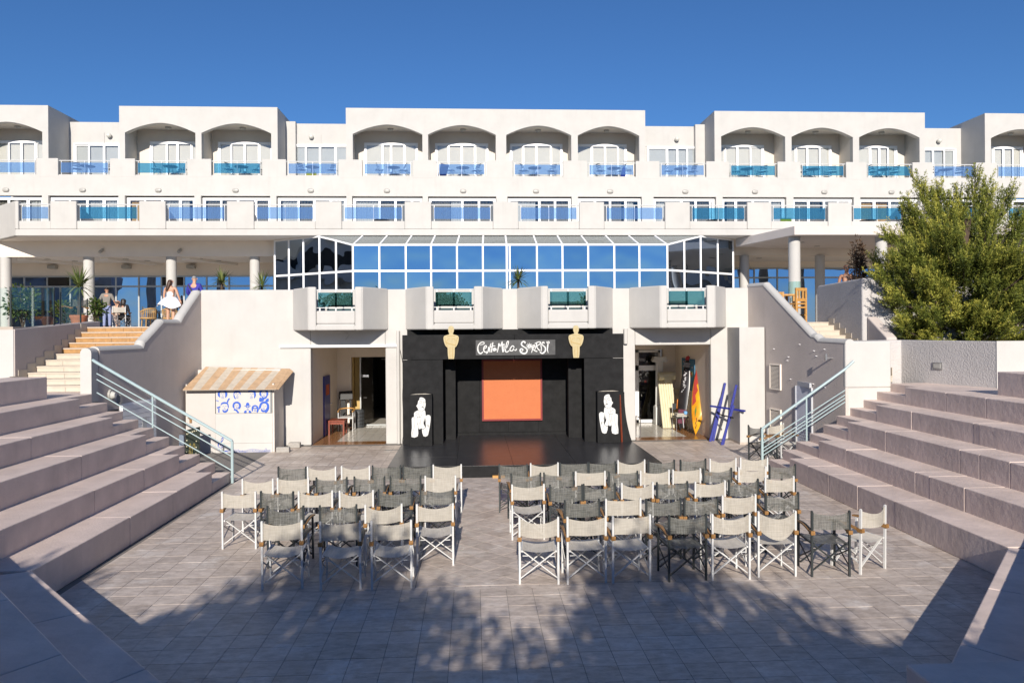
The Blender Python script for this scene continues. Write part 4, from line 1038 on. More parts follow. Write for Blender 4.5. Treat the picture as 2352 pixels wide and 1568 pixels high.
stroke([(1180,365),(1155,280),(1115,272),(1060,350),(1075,395),(1130,385),(1165,320),(1185,380),(1215,375),(1230,335)], (20, 26, 26, 26, 26, 18))    # a
mb.build('lettering', PAINTW, sg); mb = MB()
stroke([(1440,205),(1440,165),(1390,158),(1350,215),(1380,270),(1440,310),(1495,370),(1480,440),(1420,472),(1345,440),(1318,385),(1345,345),(1390,360),(1380,395),(1350,390)], (30, 34, 34, 28, 34, 40, 34, 24, 18))   # S
spiral(1553, 285, 8, 58, 2.0, 0.6, 20, 20)                                                                                                        # o (sun)
for k in range(11):
    a = k*2*math.pi/11+.2; cx, cy = 1553+70*math.cos(a), 285+70*math.sin(a); ex, ey = 1553+94*math.cos(a), 285+94*math.sin(a)
    px, py = -math.sin(a)*15, math.cos(a)*15
    mb.prism([(SX(cx+px), SZ(cy+py)), (SX(ex), SZ(ey)), (SX(cx-px), SZ(cy-py))], 'y', 20.203, 20.214)
stroke([(1608,450),(1640,330),(1650,260)], (18, 24, 26)); stroke([(1650,260),(1685,250),(1690,290),(1640,345),(1690,395),(1755,420)], (24, 24, 20, 24, 30))                # R
stroke([(1690,375),(1735,260),(1740,200)], (18, 24, 26)); stroke([(1690,215),(1780,170),(1840,178),(1820,225),(1745,285),(1790,370),(1830,395)], (18, 24, 26, 22, 26, 28))  # R
stroke([(1855,415),(1860,330),(1848,265)], (16, 22, 28)); spiral(1848, 240, 3, 14, 1.2, 1, 12, 8)                                                       # i
stroke([(1930,215),(1925,182),(1895,180),(1875,225),(1905,265),(1955,310),(1960,400),(1900,465),(1850,455),(1820,430)], (26, 28, 24, 28, 36, 36, 24))   # s
stroke([(2035,460),(2015,380),(2020,300),(2030,225)], (10, 26, 34, 30)); spiral(2040, 180, 5, 42, 1.35, 1.6, 18, 14)                                  # i
mb.build('lettering', PAINTW, sg)

# gold figure cut-outs (plain draped figures)
def figure(x, z0, z1, name_label):
    root = thing('gold_cutout', name_label, 'cut-out figure', (x, 20.16, z0), group='gold figure cut-outs')
    H_ = z1-z0; P = lambda u, v: (x+u*.25, z0+v*H_)
    R_ = [(.30, 0), (.36, .12), (.38, .24), (.40, .34), (.56, .38), (.72, .47), (.80, .56), (.82, .64), (.74, .695), (.48, .725), (.24, .745), (.20, .775), (.27, .82), (.31, .88), (.29, .94), (.20, .985), (.07, 1.0)]
    R_ = catmull(R_, 3)
    q = MB(); q.prism([P(u, v) for u, v in R_] + [P(-u, v) for u, v in reversed(R_)], 'y', 20.15, 20.185); q.build('figure_board', GOLD, root)
    q = MB(); Rb = lambda pts, w_, cl=False: q.ribbon([P(u, v) for u, v in pts], w_, 20.144-len(q.f)*4e-7, 20.149, cl, 4)
    for s in (-1, 1):
        Rb([(s*.70, .66), (s*.58, .56), (s*.50, .46), (s*.42, .38)], .012); Rb([(s*.10, .62), (s*.36, .60), (s*.45, .53)], .012); Rb([(s*.12, .02), (s*.16, .2), (s*.10, .36)], .014)
        Rb([(s*.05, .90), (s*.16, .905)], .008)
    Rb([(-.62, .52), (-.30, .47), (.10, .44), (.42, .42)], .022); Rb([(.0, .9), (.02, .86), (-.03, .855)], .008); Rb([(-.08, .82), (.08, .82)], .009); Rb([(-.42, .71), (0, .69), (.42, .71)], .010)
    q.build('painted_lines', GOLD2, root)
figure(-.59, 2.57, 3.46, 'pale gold figure cut-out standing on the kiosk side of the header')
figure(2.80, 2.57, 3.45, 'pale gold figure cut-out standing on the surfboard side of the header')

# black pedestals with a white line drawing
def pedestal(x0, x1, y0, y1, zt, flip, label):
    root = thing('black_pedestal', label, 'pedestal', ((x0+x1)/2, (y0+y1)/2, Z0), group='black pedestals with white drawings')
    q = MB(); q.box(x0, y0, Z0, x1, y1, zt); q.build('box', BLACKW, root, bevel=.006, seg=1)
    q = MB(); q.prism([(x0+.02, zt), (x0+.3*(x1-x0), zt+.02), (x0+.7*(x1-x0), zt+.025), (x1-.02, zt+.005)], 'y', y0+.03, y0+.05); q.build('torn_edge', mat('torn_ply', (.4, .36, .3), .8, .3, 20), root)
    W_ = x1-x0; cxp = (135+745)/2
    def P(px, py):
        u = (px-cxp)/610*W_*.98; u = -u if flip else u
        return ((x0+x1)/2+u, Z0+.02+(1555-py)/1215*(zt-Z0-.02))
    q = MB(); yA, yB = y0-.006, y0-.001
    Fp = lambda pts: q.prism([P(*p) for p in catmull(pts, 2, True)], 'y', yA-len(q.f)*4e-6, yB)
    Fp([(410,420),(450,403),(520,420),(560,455),(568,500),(575,560),(570,610),(545,680),(510,720),(470,738),(420,725),(370,690),(345,640),(318,605),(350,575),(365,520),(375,480),(400,470)])
    Fp([(360,700),(470,742),(545,705),(570,800),(560,900),(520,1000),(450,1145),(380,1155),(355,1120),(350,900)])
    Fp([(255,780),(300,740),(355,725),(385,800),(365,880),(345,1050),(362,1180),(350,1335),(180,1345),(195,1130),(190,920),(215,880),(255,865)])
    Fp([(500,760),(550,760),(575,850),(540,960),(510,1030),(560,1130),(470,1165),(440,1080),(425,900)])
    Fp([(470,1168),(560,1135),(575,1080),(565,900),(580,850),(640,825),(700,850),(708,920),(690,1060),(650,1250),(615,1325),(510,1332)])
    q.build('white_figure', PAINTW, root)
    q = MB(); yA, yB = y0-.010, y0-.007
    Ln = lambda pts, w_=.006: q.ribbon([P(*p) for p in pts], w_, yA-len(q.f)*4e-7, yB, False, 3)
    Ln([(395,545),(425,545),(470,525),(455,490),(400,500)]); Ln([(515,525),(545,505),(570,520)]); Ln([(525,548),(560,545)]); Ln([(510,520),(505,570),(520,608),(470,600)])
    Ln([(462,645),(495,635),(530,660)], .018); Ln([(415,440),(530,442)]); Ln([(372,700),(430,735),(475,742),(530,700)]); Ln([(380,720),(395,820),(425,940),(440,1060),(450,1150)])
    Ln([(265,870),(275,980),(265,1100),(215,1240),(200,1320)]); Ln([(325,850),(360,920),(355,1050)]); Ln([(290,770),(350,790),(375,830)]); Ln([(280,810),(340,825)]); Ln([(345,870),(430,875),(470,800)])
    Ln([(560,870),(505,1000)]); Ln([(455,1160),(510,1162),(560,1130)], .010); Ln([(575,1075),(640,1078)]); Ln([(575,1140),(620,1240)]); Ln([(600,945),(580,1000)]); Ln([(640,1060),(640,1120)], .014); Ln([(370,1150),(405,1000)])
    q.build('black_lines', INK, root)
pedestal(-1.70, -1.10, 19.90, 20.24, 1.64, False, 'black pedestal with a white woman drawing on the kiosk side of the stage')
pedestal(3.34, 3.95, 19.95, 20.24, 1.66, True, 'black pedestal with a white woman drawing on the surfboard side of the stage')

# ------------------------------------------------------------ kiosk
ki = thing('kiosk', 'small white kiosk with striped awning and blue stencilled faces', 'kiosk', (-6.75, 21.0, 0))
WK = mat('kiosk_white_board', (.53, .51, .485), .6, .05, 3, .05, 30, stain=.08)
q = MB(); q.box(-7.92, 21.02, 0, -7.14, 21.08, 1.76); kd = q.build('door', mat('kiosk_door', (.52, .49, .46), .6, .05, 3), ki)
q = MB(); q.tube([(-7.86, 21.02, .98), (-7.86, 20.96, .98), (-7.72, 20.96, .98)], .012, 6); q.box(-7.83, 20.99, .84, -7.77, 21.02, .94); q.build('handle', TEAK, kd)
q = MB(); q.box(-7.13, 21.0, .26, -5.58, 21.06, 1.08); q.build('lower_board', WK, ki)
q = MB(); q.box(-7.13, 20.995, 0, -5.58, 21.06, .255); q.build('base_board', WK, ki)
q = MB(); q.box(-7.11, 20.985, 1.09, -5.63, 21.05, 1.73); sh = q.build('upper_board', WK, ki)
q = MB()
for x in (-5.62, -5.595): q.box(x-.006, 20.98, 1.09, x+.006, 21.02, 1.73)
q.box(-7.13, 20.98, 1.735, -5.58, 21.03, 1.76); q.build('shutter_track', GREYALU, ki)
q = MB(); q.box(-5.58, 21.02, 0, -5.53, 22.05, 1.9); q.box(-7.92, 21.9, 0, -5.58, 22.05, 2.25); q.box(-7.95, 21.06, 0, -7.92, 21.9, 1.9); q.build('side_wall', mat('kiosk_side', (.62, .57, .52), .8, .1, 3), ki)
q = MB(); q.box(-5.529, 21.0, 0, -5.522, 21.5, 1.0); q.build('loose_sheet', mat('kiosk_sheet', (.58, .54, .50), .8, .1, 4), ki)
# awning: hipped sheet with painted sun rays, each ray a strip
AO = mat('awning_orange_paint', (.50, .335, .20), .8, .22, 7, .25, 18); AC = mat('awning_cream_paint', (.52, .455, .37), .8, .2, 7, .25, 18)
fl, fr_, bl_, br_ = (-7.93, 20.80, 1.77), (-5.42, 20.80, 1.765), (-7.75, 22.05, 2.33), (-5.34, 22.05, 2.25)
us = [0, .10, .19, .28, .375, .46, .535, .61, .69, .78, .88, 1.0]; ub = [0, .04, .16, .26, .34, .44, .54, .62, .72, .82, .90, 1.0]
def lerp(a, b, t): return tuple(p+(q_-p)*t for p, q_ in zip(a, b))
amb = MB(); amb.add([lerp(fl, fr_, 0), fr_, br_, bl_] and [(fl[0], fl[1], fl[2]-.03), (fr_[0], fr_[1], fr_[2]-.03), (br_[0], br_[1], br_[2]-.03), (bl_[0], bl_[1], bl_[2]-.03), (fl[0], fl[1], fl[2]-.008), (fr_[0], fr_[1], fr_[2]-.008), (br_[0], br_[1], br_[2]-.008), (bl_[0], bl_[1], bl_[2]-.008)],
   [(0,3,2,1),(4,5,6,7),(0,1,5,4),(1,2,6,5),(2,3,7,6),(3,0,4,7)])
awn = amb.build('awning', mat('awning_underside', (.3, .25, .2), .8), ki)
for k in range(11):
    for v0, v1 in ((0, .42), (.42, 1)):
        a0, a1 = lerp(fl, fr_, us[k]), lerp(fl, fr_, us[k+1]); b0, b1 = lerp(bl_, br_, ub[k]), lerp(bl_, br_, ub[k+1])
        c0, c1, d0, d1 = lerp(a0, b0, v0+.002), lerp(a1, b1, v0+.002), lerp(a0, b0, v1-.002), lerp(a1, b1, v1-.002)
        q = MB(); up_ = lambda p: (p[0], p[1], p[2]+.006+.004*(v0 == 0)); dn = lambda p: (p[0], p[1], p[2]-.006)
        q.add([dn(c0), dn(c1), dn(d1), dn(d0), up_(c0), up_(c1), up_(d1), up_(d0)], [(0,3,2,1),(4,5,6,7),(0,1,5,4),(1,2,6,5),(2,3,7,6),(3,0,4,7)])
        q.build('awning_strip', AC if k in (1, 3, 5, 7, 9) else AO, awn)
q = MB(); q.add([(fr_[0], fr_[1], fr_[2]), (br_[0], br_[1], br_[2]), (-5.22, 21.95, 2.18), (-5.36, 20.85, 1.75), (fr_[0], fr_[1], fr_[2]-.01), (br_[0], br_[1], br_[2]-.01), (-5.22, 21.95, 2.17), (-5.36, 20.85, 1.74)], [(0,1,2,3),(7,6,5,4),(0,4,5,1),(1,5,6,2),(2,6,7,3),(3,7,4,0)]); q.build('awning_flap', AO, awn)

# blue stencils: generic heads with different hair, hats and glasses
KX = lambda x: -7.11 + (x-95)*(1.48/2010)
KZ = lambda y: 1.73 - (y-165)*(.64/880)
mb = MB(); ys0, ys1 = 20.978, 20.984
def blob(pts, k=3): mb.prism([(KX(x), KZ(y)) for x, y in catmull(pts, k, True)], 'y', ys0-len(mb.f)*4e-7, ys1)
def line(pts, w_): mb.ribbon([(KX(x), KZ(y)) for x, y in pts], w_*.00074, ys0-len(mb.f)*4e-7, ys1, False, 3)
# each: hair ring pieces, brow, nose, mouth, shoulders
def head(cx, cy, s, hair, specs=False, hat=False, beard=False, tilt=0, body=0):
    c_, s_ = math.cos(tilt), math.sin(tilt)
    T_ = lambda u, v: (cx+s*(u*c_-v*s_), cy+s*(u*s_+v*c_))
    B_ = lambda pts: blob([T_(u, v) for u, v in pts]); L2 = lambda pts, w_: line([T_(u, v) for u, v in pts], w_)
    if hair == 'curls':
        B_([(-.55,.75),(-1.0,.4),(-1.05,-.2),(-.8,-.8),(-.2,-1.1),(.4,-1.05),(.95,-.6),(1.1,.1),(.9,.6),(.6,.85),(.62,.3),(.55,-.3),(.2,-.62),(-.3,-.6),(-.6,-.2),(-.58,.3)])
    if hair == 'fringe':
        B_([(-.9,.3),(-.85,-.5),(-.3,-1.0),(.4,-.95),(.85,-.4),(.85,.2),(.6,-.2),(.2,-.45),(-.2,-.3),(-.6,-.35)]); L2([(-.8,.2),(-.7,.8),(-.4,1.2)], 40)
    if hair == 'quiff':
        B_([(-.8,-.3),(-.75,-.9),(0,-1.15),(.7,-1.0),(.95,-.3),(1.0,.3),(.7,.9),(.6,.2),(.45,-.35),(-.1,-.6),(-.6,-.55)])
    if hair == 'short':
        B_([(-.85,-.2),(-.7,-.85),(0,-1.1),(.75,-.85),(.95,-.1),(.9,.35),(.7,-.05),(.6,-.55),(0,-.7),(-.6,-.55)])
    if hair == 'locks':
        B_([(-.9,1.0),(-1.1,.2),(-.9,-.7),(-.1,-1.15),(.7,-.9),(1.15,-.2),(1.2,.6),(.9,1.3),(.5,1.2),(.6,.5),(.65,-.1),(.3,-.6),(-.3,-.6),(-.62,-.1),(-.6,.5)])
    if hat: B_([(-.55,-.55),(-.45,-1.2),(0,-1.45),(.45,-1.2),(.55,-.6),(1.0,-.45),(.95,-.3),(0,-.42),(-.95,-.25),(-1.0,-.4)])
    if specs: B_([(-.6,-.25),(-.1,-.2),(-.12,.12),(-.5,.12)]); B_([(.1,-.2),(.6,-.25),(.5,.12),(.12,.12)])
    else: L2([(-.45,-.1),(-.12,-.08)], 10); L2([(.12,-.08),(.45,-.12)], 10)
    L2([(.02,.1),(.08,.32),(-.05,.34)], 8); L2([(-.25,.58),(.05,.62),(.3,.55)], 14)
    if beard: B_([(-.45,.65),(0,.95),(.5,.7),(.75,.3),(.8,.85),(.4,1.3),(-.1,1.35),(-.4,1.1)])
    else: L2([(-.3,.88),(0,.98),(.35,.85)], 12)
    if body == 1: B_([(-1.2,1.9),(-1.0,1.3),(-.5,1.1),(-.35,1.9)]); B_([(.35,1.9),(.45,1.15),(.95,1.35),(1.2,1.9)])
    if body == 2: L2([(-1.5,1.45),(-1.1,1.5),(-.9,1.7)], 24); L2([(1.55,1.0),(1.2,1.5),(1.1,1.95)], 50)
    if body == 3: B_([(-1.0,1.0),(-.3,1.2),(.1,1.6),(-.6,2.0),(-1.1,1.9)]); B_([(.5,1.5),(1.1,1.2),(1.1,2.0),(.4,2.0)])
head(345, 310, 165, 'curls', body=2); head(885, 320, 145, 'fringe'); head(1420, 330, 160, 'quiff', tilt=.12); head(1870, 305, 155, 'curls', beard=True, body=3)
head(415, 790, 165, 'short', beard=True); head(865, 760, 145, 'curls', body=0); line([(760,900),(850,930),(930,1030)], 60); line([(960,800),(950,880)], 60)
head(1270, 810, 115, 'none', specs=True, hat=True, body=1); head(1540, 870, 115, 'locks', specs=True, beard=False); head(1880, 790, 165, 'locks', tilt=.3, beard=True)
line([(210,850),(205,1010)], 42); line([(140,830),(260,790)], 50)
mb.build('blue_stencil', BLUEI, sh)
# treble clef and running notes on the lower boards
mb = MB(); U = lambda x: -7.13 + (x-1060)*(1.0/1000*.70); V = lambda y: .0 + (1078-y)*.70/1000
def ln2(pts, w_, sm=5): mb.ribbon([(U(x), V(y)) for x, y in pts], [v*.0007 for v in w_] if isinstance(w_, (list, tuple)) else w_*.0007, 20.985-len(mb.f)*4e-7, 20.993, False, sm)
ln2([(1240,790),(1270,745),(1330,750),(1345,810),(1300,865),(1240,870),(1170,820),(1170,750),(1230,680),(1320,610),(1355,540),(1340,470),(1300,510),(1275,600),(1285,760),(1300,930),(1260,1000)], (18, 26, 22, 18, 12, 14, 26, 40, 34, 22, 26, 14, 8, 6, 6, 8))
mb.prism([(U(1205+24*math.cos(a*.6283)), V(945+28*math.sin(a*.6283))) for a in range(10)], 'y', 20.985, 20.993)
for o, w_ in ((0, 5), (35, 4), (70, 4), (105, 5)):
    ln2([(1440, 1000+o*.3), (1520, 985+o*.5), (1700, 950+o), (1850, 965+o*.9), (2050, 1000+o*.6), (2250, 990+o*.7), (2420, 945+o), (2650, 960+o), (2900, 1000+o*.6), (3200, 985+o*.7)], w_)
for x, y in ((1655,990),(1730,980),(1765,1045),(1870,1028),(1950,962),(1990,1032),(2100,1005),(2220,1062),(2500,1010),(2620,985),(2760,1040),(2980,1030)):
    mb.prism([(U(x+14*math.cos(a*.785)), V(y+10*math.sin(a*.785))) for a in range(8)], 'y', 20.985, 20.993)
ln2([(1680,990),(1680,910)], 4, 1); ln2([(1750,980),(1750,910)], 4, 1); ln2([(1680,910),(1750,910)], 8, 1)
ln2([(2980,1030),(2990,930)], 4, 1); ln2([(3040,1020),(3050,930)], 4, 1); ln2([(2990,932),(3050,932)], 8, 1)
ln2([(1500,1015),(1440,985),(1410,1030),(1430,1070)], (10, 16, 8)); ln2([(1560,1040),(1470,1010),(1500,980)], 8)
mb.build('blue_stencil', BLUEI, ki)

# stones beside the kiosk, floor drain
for i, (x, y, sx, sy, sz, lb) in enumerate([(-5.27, 20.93, .36, .16, .15, 'pale grey stone block against the kiosk corner, the closer to the chairs'), (-5.15, 21.75, .33, .18, .15, 'pale grey stone block against the wall beside the kiosk')]):
    q = MB(); q.box(x-sx/2, y-sy/2, 0, x+sx/2, y+sy/2, sz); tag(q.build('stone_block', STONE, bevel=.02), lb, 'stone block', 'stone blocks by the kiosk')
dg = thing('floor_drain', 'small slotted drain grate in the floor at the stage corner', 'drain', (-2.3, 21.0, 0))
q = MB(); q.box(-2.5, 20.93, .001, -2.12, 21.07, .008); q.build('drain_frame', mat('drain_plate', (.3, .28, .26), .6), dg)
for k in range(9):
    q = MB(); q.box(-2.48+.04*k, 20.95, .0085, -2.462+.04*k, 21.05, .0095); q.build('slot', BLACK, dg)

# white shutter cabinet, lamp, switch, marquee board on the kiosk-side stair wall
def onL(y): return -7.9 + (22.12-y)*(-.55/4.97)
cb = thing('shutter_cabinet', 'low white slatted shutter door set in the mauve wall', 'shutter', (onL(18.8), 18.8, 0))
for k in range(12):
    q = MB(); z0 = .0 + k*.135; q.prism([(onL(18.08)+.03, 18.08), (onL(19.55)+.03, 19.55), (onL(19.55)+.06, 19.55), (onL(18.08)+.06, 18.08)], 'z', z0+.006, z0+.129); q.build('slat', WHITE, cb)
q = MB(); q.prism([(onL(18.05)+.004, 18.05), (onL(19.58)+.004, 19.58), (onL(19.58)+.03, 19.58), (onL(18.05)+.03, 18.05)], 'z', 0, 1.66); q.build('shutter_frame', WHITE, cb)
q = MB(); q.prism([(onL(18.9)+.062, 18.9), (onL(19.1)+.062, 19.1), (onL(19.1)+.066, 19.1), (onL(18.9)+.066, 18.9)], 'z', .95, 1.25); q.build('paper_notice', PAINTW, cb)
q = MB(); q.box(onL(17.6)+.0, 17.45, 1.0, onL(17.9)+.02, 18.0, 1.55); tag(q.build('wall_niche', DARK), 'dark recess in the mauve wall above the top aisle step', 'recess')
wlmp = thing('wall_lamp', 'small grey half-round lamp on the mauve wall', 'lamp', (onL(17.68), 17.68, 1.9))
q = MB(); q.tube([(onL(17.68), 17.68, 1.92), (onL(17.68)+.05, 17.68, 1.92)], .12, 14); q.build('lamp_body', GREYL, wlmp)
q = MB(); q.tube([(onL(17.68)+.05, 17.68, 1.90), (onL(17.68)+.13, 17.68, 1.90)], [.10, .06], 12); q.build('lamp_glass', LAMPG, wlmp)
q = MB(); q.box(onL(18.0), 17.96, 1.68, onL(18.0)+.07, 18.08, 1.88); tag(q.build('switch_box', GREYL), 'small grey switch box beside the half-round lamp', 'switch box')
mq = thing('marquee_board', 'dark board with a border of pale bulbs leaning by the kiosk door', 'board', (-7.52, 20.3, 0))
A_, B_ = (-7.70, 20.32), (-7.30, 20.22)
q = MB(); q.add([(A_[0], A_[1], 0), (B_[0], B_[1], 0), (B_[0], B_[1]+.06, .82), (A_[0], A_[1]+.06, .72), (A_[0], A_[1]+.06, 0), (B_[0], B_[1]+.06, 0), (B_[0], B_[1]+.1, .82), (A_[0], A_[1]+.1, .72)], [(0,1,2,3),(7,6,5,4),(0,4,5,1),(1,5,6,2),(2,6,7,3),(3,7,4,0)])
q.build('board', mat('dark_green_board', (.018, .028, .02), .6, .2, 10), mq)
q = MB()
def onB(u, v): return (A_[0]+(B_[0]-A_[0])*u, A_[1]+(B_[1]-A_[1])*u+.06*v-.012, v*(.72+.1*u))
for u, v in [(.12, .85), (.25, .87), (.38, .88), (.51, .89), (.64, .9), (.80, .9), (.80, .72), (.80, .55), (.80, .35), (.80, .15), (.12, .62), (.12, .4), (.12, .2)]:
    p = onB(u, v); q.tube([p, (p[0], p[1]-.012, p[2])], .017, 8)
q.build('bulb', mat('pale_bulb', (.60, .56, .40), .4), mq)
q = MB()
for pts in ([(.3, .1), (.32, .45), (.38, .48), (.42, .35), (.40, .1)], [(.5, .1), (.55, .35), (.62, .48), (.70, .42), (.66, .3)], [(.3, .05), (.6, .08)]):
    q.tube([onB(u, v) for u, v in catmull(pts, 3)], .008, 5)
q.build('scroll', mat('dull_gold', (.32, .25, .07), .6), mq)
q = MB(); q.box(-7.86, 20.34, 0, -7.74, 20.42, .60); tag(q.build('blue_grey_panel', mat('blue_grey_panel', (.16, .20, .26), .6)), 'narrow blue-grey panel standing behind the marquee board', 'panel')
# ------------------------------------------------------------ director's chairs
def chair_meshes():
    """parts in chair space: origin on the floor under the seat centre, the sitter faces +Y, back posts at y=0"""
    hw = .255; D = {}
    def mk(k, mb, smooth=False):
        me_o = mb.build(k, None, None, smooth); me = me_o.data; bpy.data.objects.remove(me_o); D.setdefault(k, []).append(me)
    for s in (-1, 1):
        q = MB(); q.bar((s*hw, 0, 0), (s*hw, -.012, .885), .026, .03, (0, 1, 0)); q.tube([(s*hw, -.012, .885), (s*hw, -.012, .892)], .014, 6); mk('back_post', q)
        q = MB(); q.bar((s*hw, .46, 0), (s*hw, .44, .62), .026, .03, (0, 1, 0)); mk('front_leg', q)
        q = MB(); q.bar((s*(hw-.03), -.01, .435), (s*(hw-.03), .47, .445), .024, .024); q.bar((s*(hw-.002), .0, .36), (s*(hw-.002), .45, .14), .012, .016); q.bar((s*(hw-.002), .0, .14), (s*(hw-.002), .45, .36), .012, .016); mk('seat_rail', q)
        q = MB(); pts = catmull([(s*hw, -.055, .585), (s*hw, .02, .60), (s*hw, .16, .635), (s*hw, .33, .65), (s*hw, .50, .635)], 2)
        for a, b in zip(pts, pts[1:]): q.bar(a, b, .05, .022)
        q.bar((s*hw, -.05, .60), (s*hw, .03, .60), .055, .05); mk('armrest', q)
    for y in (.035, .425):
        for s in (-1, 1):
            q = MB(); o = .012*s; q.bar((s*hw*.97, y+o, .07), (-s*(hw-.04), y+o, .425), .013, .03, (0, 1, 0)); q.bar((-s*(hw-.04), y+o, .36), (-s*(hw-.11), y+o, .36), .010, .02, (0, 1, 0)); mk('cross_brace', q)
    def sling_seat(sag):
        q = MB(); n = 8; vs = []
        for i in range(n+1):
            u = -1+2*i/n
            for y in (-.015, .15, .32, .475): vs.append((u*(hw-.035), y, .452 - sag*(1-u*u) - (.006 if .1 < y < .4 else 0)*(1-u*u)))
        q.add(vs, [(i*4+j, (i+1)*4+j, (i+1)*4+j+1, i*4+j+1) for i in range(n) for j in range(3)])
        return q
    def sling_back(sag, droop, slump=0):
        q = MB(); n = 12; vs = []; m_ = 5
        for i in range(n+1):
            u = -1+2*i/n
            for j in range(m_):
                v = j/(m_-1)
                z = .635+.005 + (.225)*v
                z -= droop*(1-u*u)*v + slump*(1-u*u)*(1-v)
                vs.append((u*hw*.97, -.012*z/.87 - sag*(1-abs(u)**2.0) + .012*abs(u), z))
        q.add(vs, [(i*m_+j, (i+1)*m_+j, (i+1)*m_+j+1, i*m_+j+1) for i in range(n) for j in range(m_-1)])
        o = len(q.v)
        for s in (-1, 1): q.tube([(s*(hw-.012), .002, .636), (s*(hw-.012), .0, .858)], .018, 7)      # sleeves round the posts
        return q
    for sag in (.012, .03, .045): mk('seat', sling_seat(sag), True)
    for sag, dr, sl in ((.02, .012, 0), (.045, .03, .0), (.065, .055, .02), (.08, .07, .13), (.055, .015, .03), (.03, .045, .0)): mk('backrest', sling_back(sag, dr, sl), True)
    return D
CM = chair_meshes()
def chair_mats(kind):
    out = {}
    for k, L in CM.items():
        for i, me in enumerate(L):
            m2 = me.copy(); m2.materials.clear()
            m2.materials.append(TEAK if k == 'armrest' else SLINGD if kind == 'D' and k in ('seat', 'backrest') else SLINGW_LIT if k == 'seat' else SLINGW if k == 'backrest' else (FRAMEW if kind == 'W' else FRAMED)); out[(k, i)] = m2
    return out
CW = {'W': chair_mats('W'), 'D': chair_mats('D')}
def chair(kind, x, y, z, rz, label, group, back=None, seat=None):
    c = thing('director_chair', label, 'chair', (x, y, z), rz, group); M_ = CW[kind]
    for k in ('back_post', 'front_leg', 'seat_rail', 'armrest', 'cross_brace'):
        for i in range(len(CM[k])):
            o = bpy.data.objects.new(k, M_[(k, i)]); COL.objects.link(o); o.parent = c
    for k, i in (('seat', seat if seat is not None else rng.randrange(3)), ('backrest', back if back is not None else rng.choice((0, 1, 1, 2, 4, 5)))):
        o = bpy.data.objects.new(k, M_[(k, i)]); COL.objects.link(o); o.parent = c
    return c
ROWS = {
 ('kiosk', 1): 'D-3.31,13.79,-6 W-2.77,13.75,-4 W-2.16,13.77,-4 D-1.60,13.77,0 D-1.04,13.75,1 W-0.49,13.75,1',
 ('kiosk', 2): 'W-3.62,12.71,-3 W-3.05,12.76,0 D-2.40,12.73,-1 D-1.77,12.75,-2 D-1.16,12.73,1 W-0.57,12.71,-1',
 ('kiosk', 3): 'W-3.63,11.73,-2 D-3.04,11.70,-7 W-2.45,11.68,1 W-1.82,11.66,1 D-1.23,11.70,-1 D-0.58,11.68,0',
 ('kiosk', 4): 'D-2.67,10.72,-4 D-1.93,10.71,3 W-1.29,10.70,3 W-0.56,10.67,2',
 ('kiosk', 5): 'W-2.51,9.88,2 W-1.74,9.79,1 W-1.08,9.78,2',
 ('juniper', 1): 'D0.72,13.66,-3 W1.30,13.75,3 D1.85,13.73,-2 D2.38,13.77,7 W2.96,13.91,3 D3.51,13.82,7 D4.13,13.88,9 W4.72,13.93,4 W5.33,13.95,-3',
 ('juniper', 2): 'D0.89,12.80,4 D1.46,12.82,0 W2.02,12.88,0 D2.58,12.80,5 W3.15,12.87,4 W3.73,12.93,8 D4.29,12.96,2 W4.94,13.02,6 D5.56,13.19,8',
 ('juniper', 3): 'W0.86,11.89,1 D1.46,11.80,-1 D2.00,11.84,4 W2.62,11.87,3 D3.19,11.88,5 W3.81,11.88,7 D4.39,11.96,7 W5.06,12.13,7',
 ('juniper', 4): 'D1.56,10.75,5 W2.17,10.78,2 D2.75,10.73,2 D3.31,10.75,6 W3.92,10.87,4 D4.61,10.96,3',
 ('juniper', 5): 'W0.85,9.81,-4 W1.48,9.79,2 W2.08,9.80,6 D2.83,9.78,4 W3.42,9.79,2 W4.08,9.87,0 D4.80,9.82,-2 W5.47,9.98,25'}
ORD = ['first', 'second', 'third', 'fourth', 'fifth', 'sixth', 'seventh', 'eighth', 'ninth']
RN = {1: 'row nearest the stage', 2: 'second row from the stage', 3: 'middle row', 4: 'second-last row', 5: 'row farthest from the stage'}
for (side, r), s in ROWS.items():
    L_ = [(c[0],) + tuple(float(v) for v in c[1:].split(',')) for c in s.split()]
    L_.sort(key=lambda q: q[1], reverse=(side == 'kiosk'))
    for i, (k, x, y, a) in enumerate(L_):
        nm = 'white-framed cream' if k == 'W' else 'dark-framed grey-green'
        if (side, r, i) == ('juniper', 5, 7): lb = 'white-framed cream chair turned aside, standing apart at the end of the last row'
        elif (side, r, i) == ('juniper', 5, 5): lb = 'white-framed cream chair with its back cloth slipped down to the seat'
        else: lb = f"{nm} chair, {ORD[i]} from the aisle, {RN[r]}, {side} side"
        chair(k, x, y, 0, R(a), lb, 'canvas director chairs facing the stage', back=3 if (side, r, i) == ('juniper', 5, 5) else None)
chair('D', 7.05, 18.35, 0, R(-75), 'dark-framed chair standing sideways behind the climbing handrail', 'spare chairs by the handrail')
chair('W', 7.75, 18.75, 0, R(-160), 'white-framed chair half hidden behind the top aisle step and handrail', 'spare chairs by the handrail')

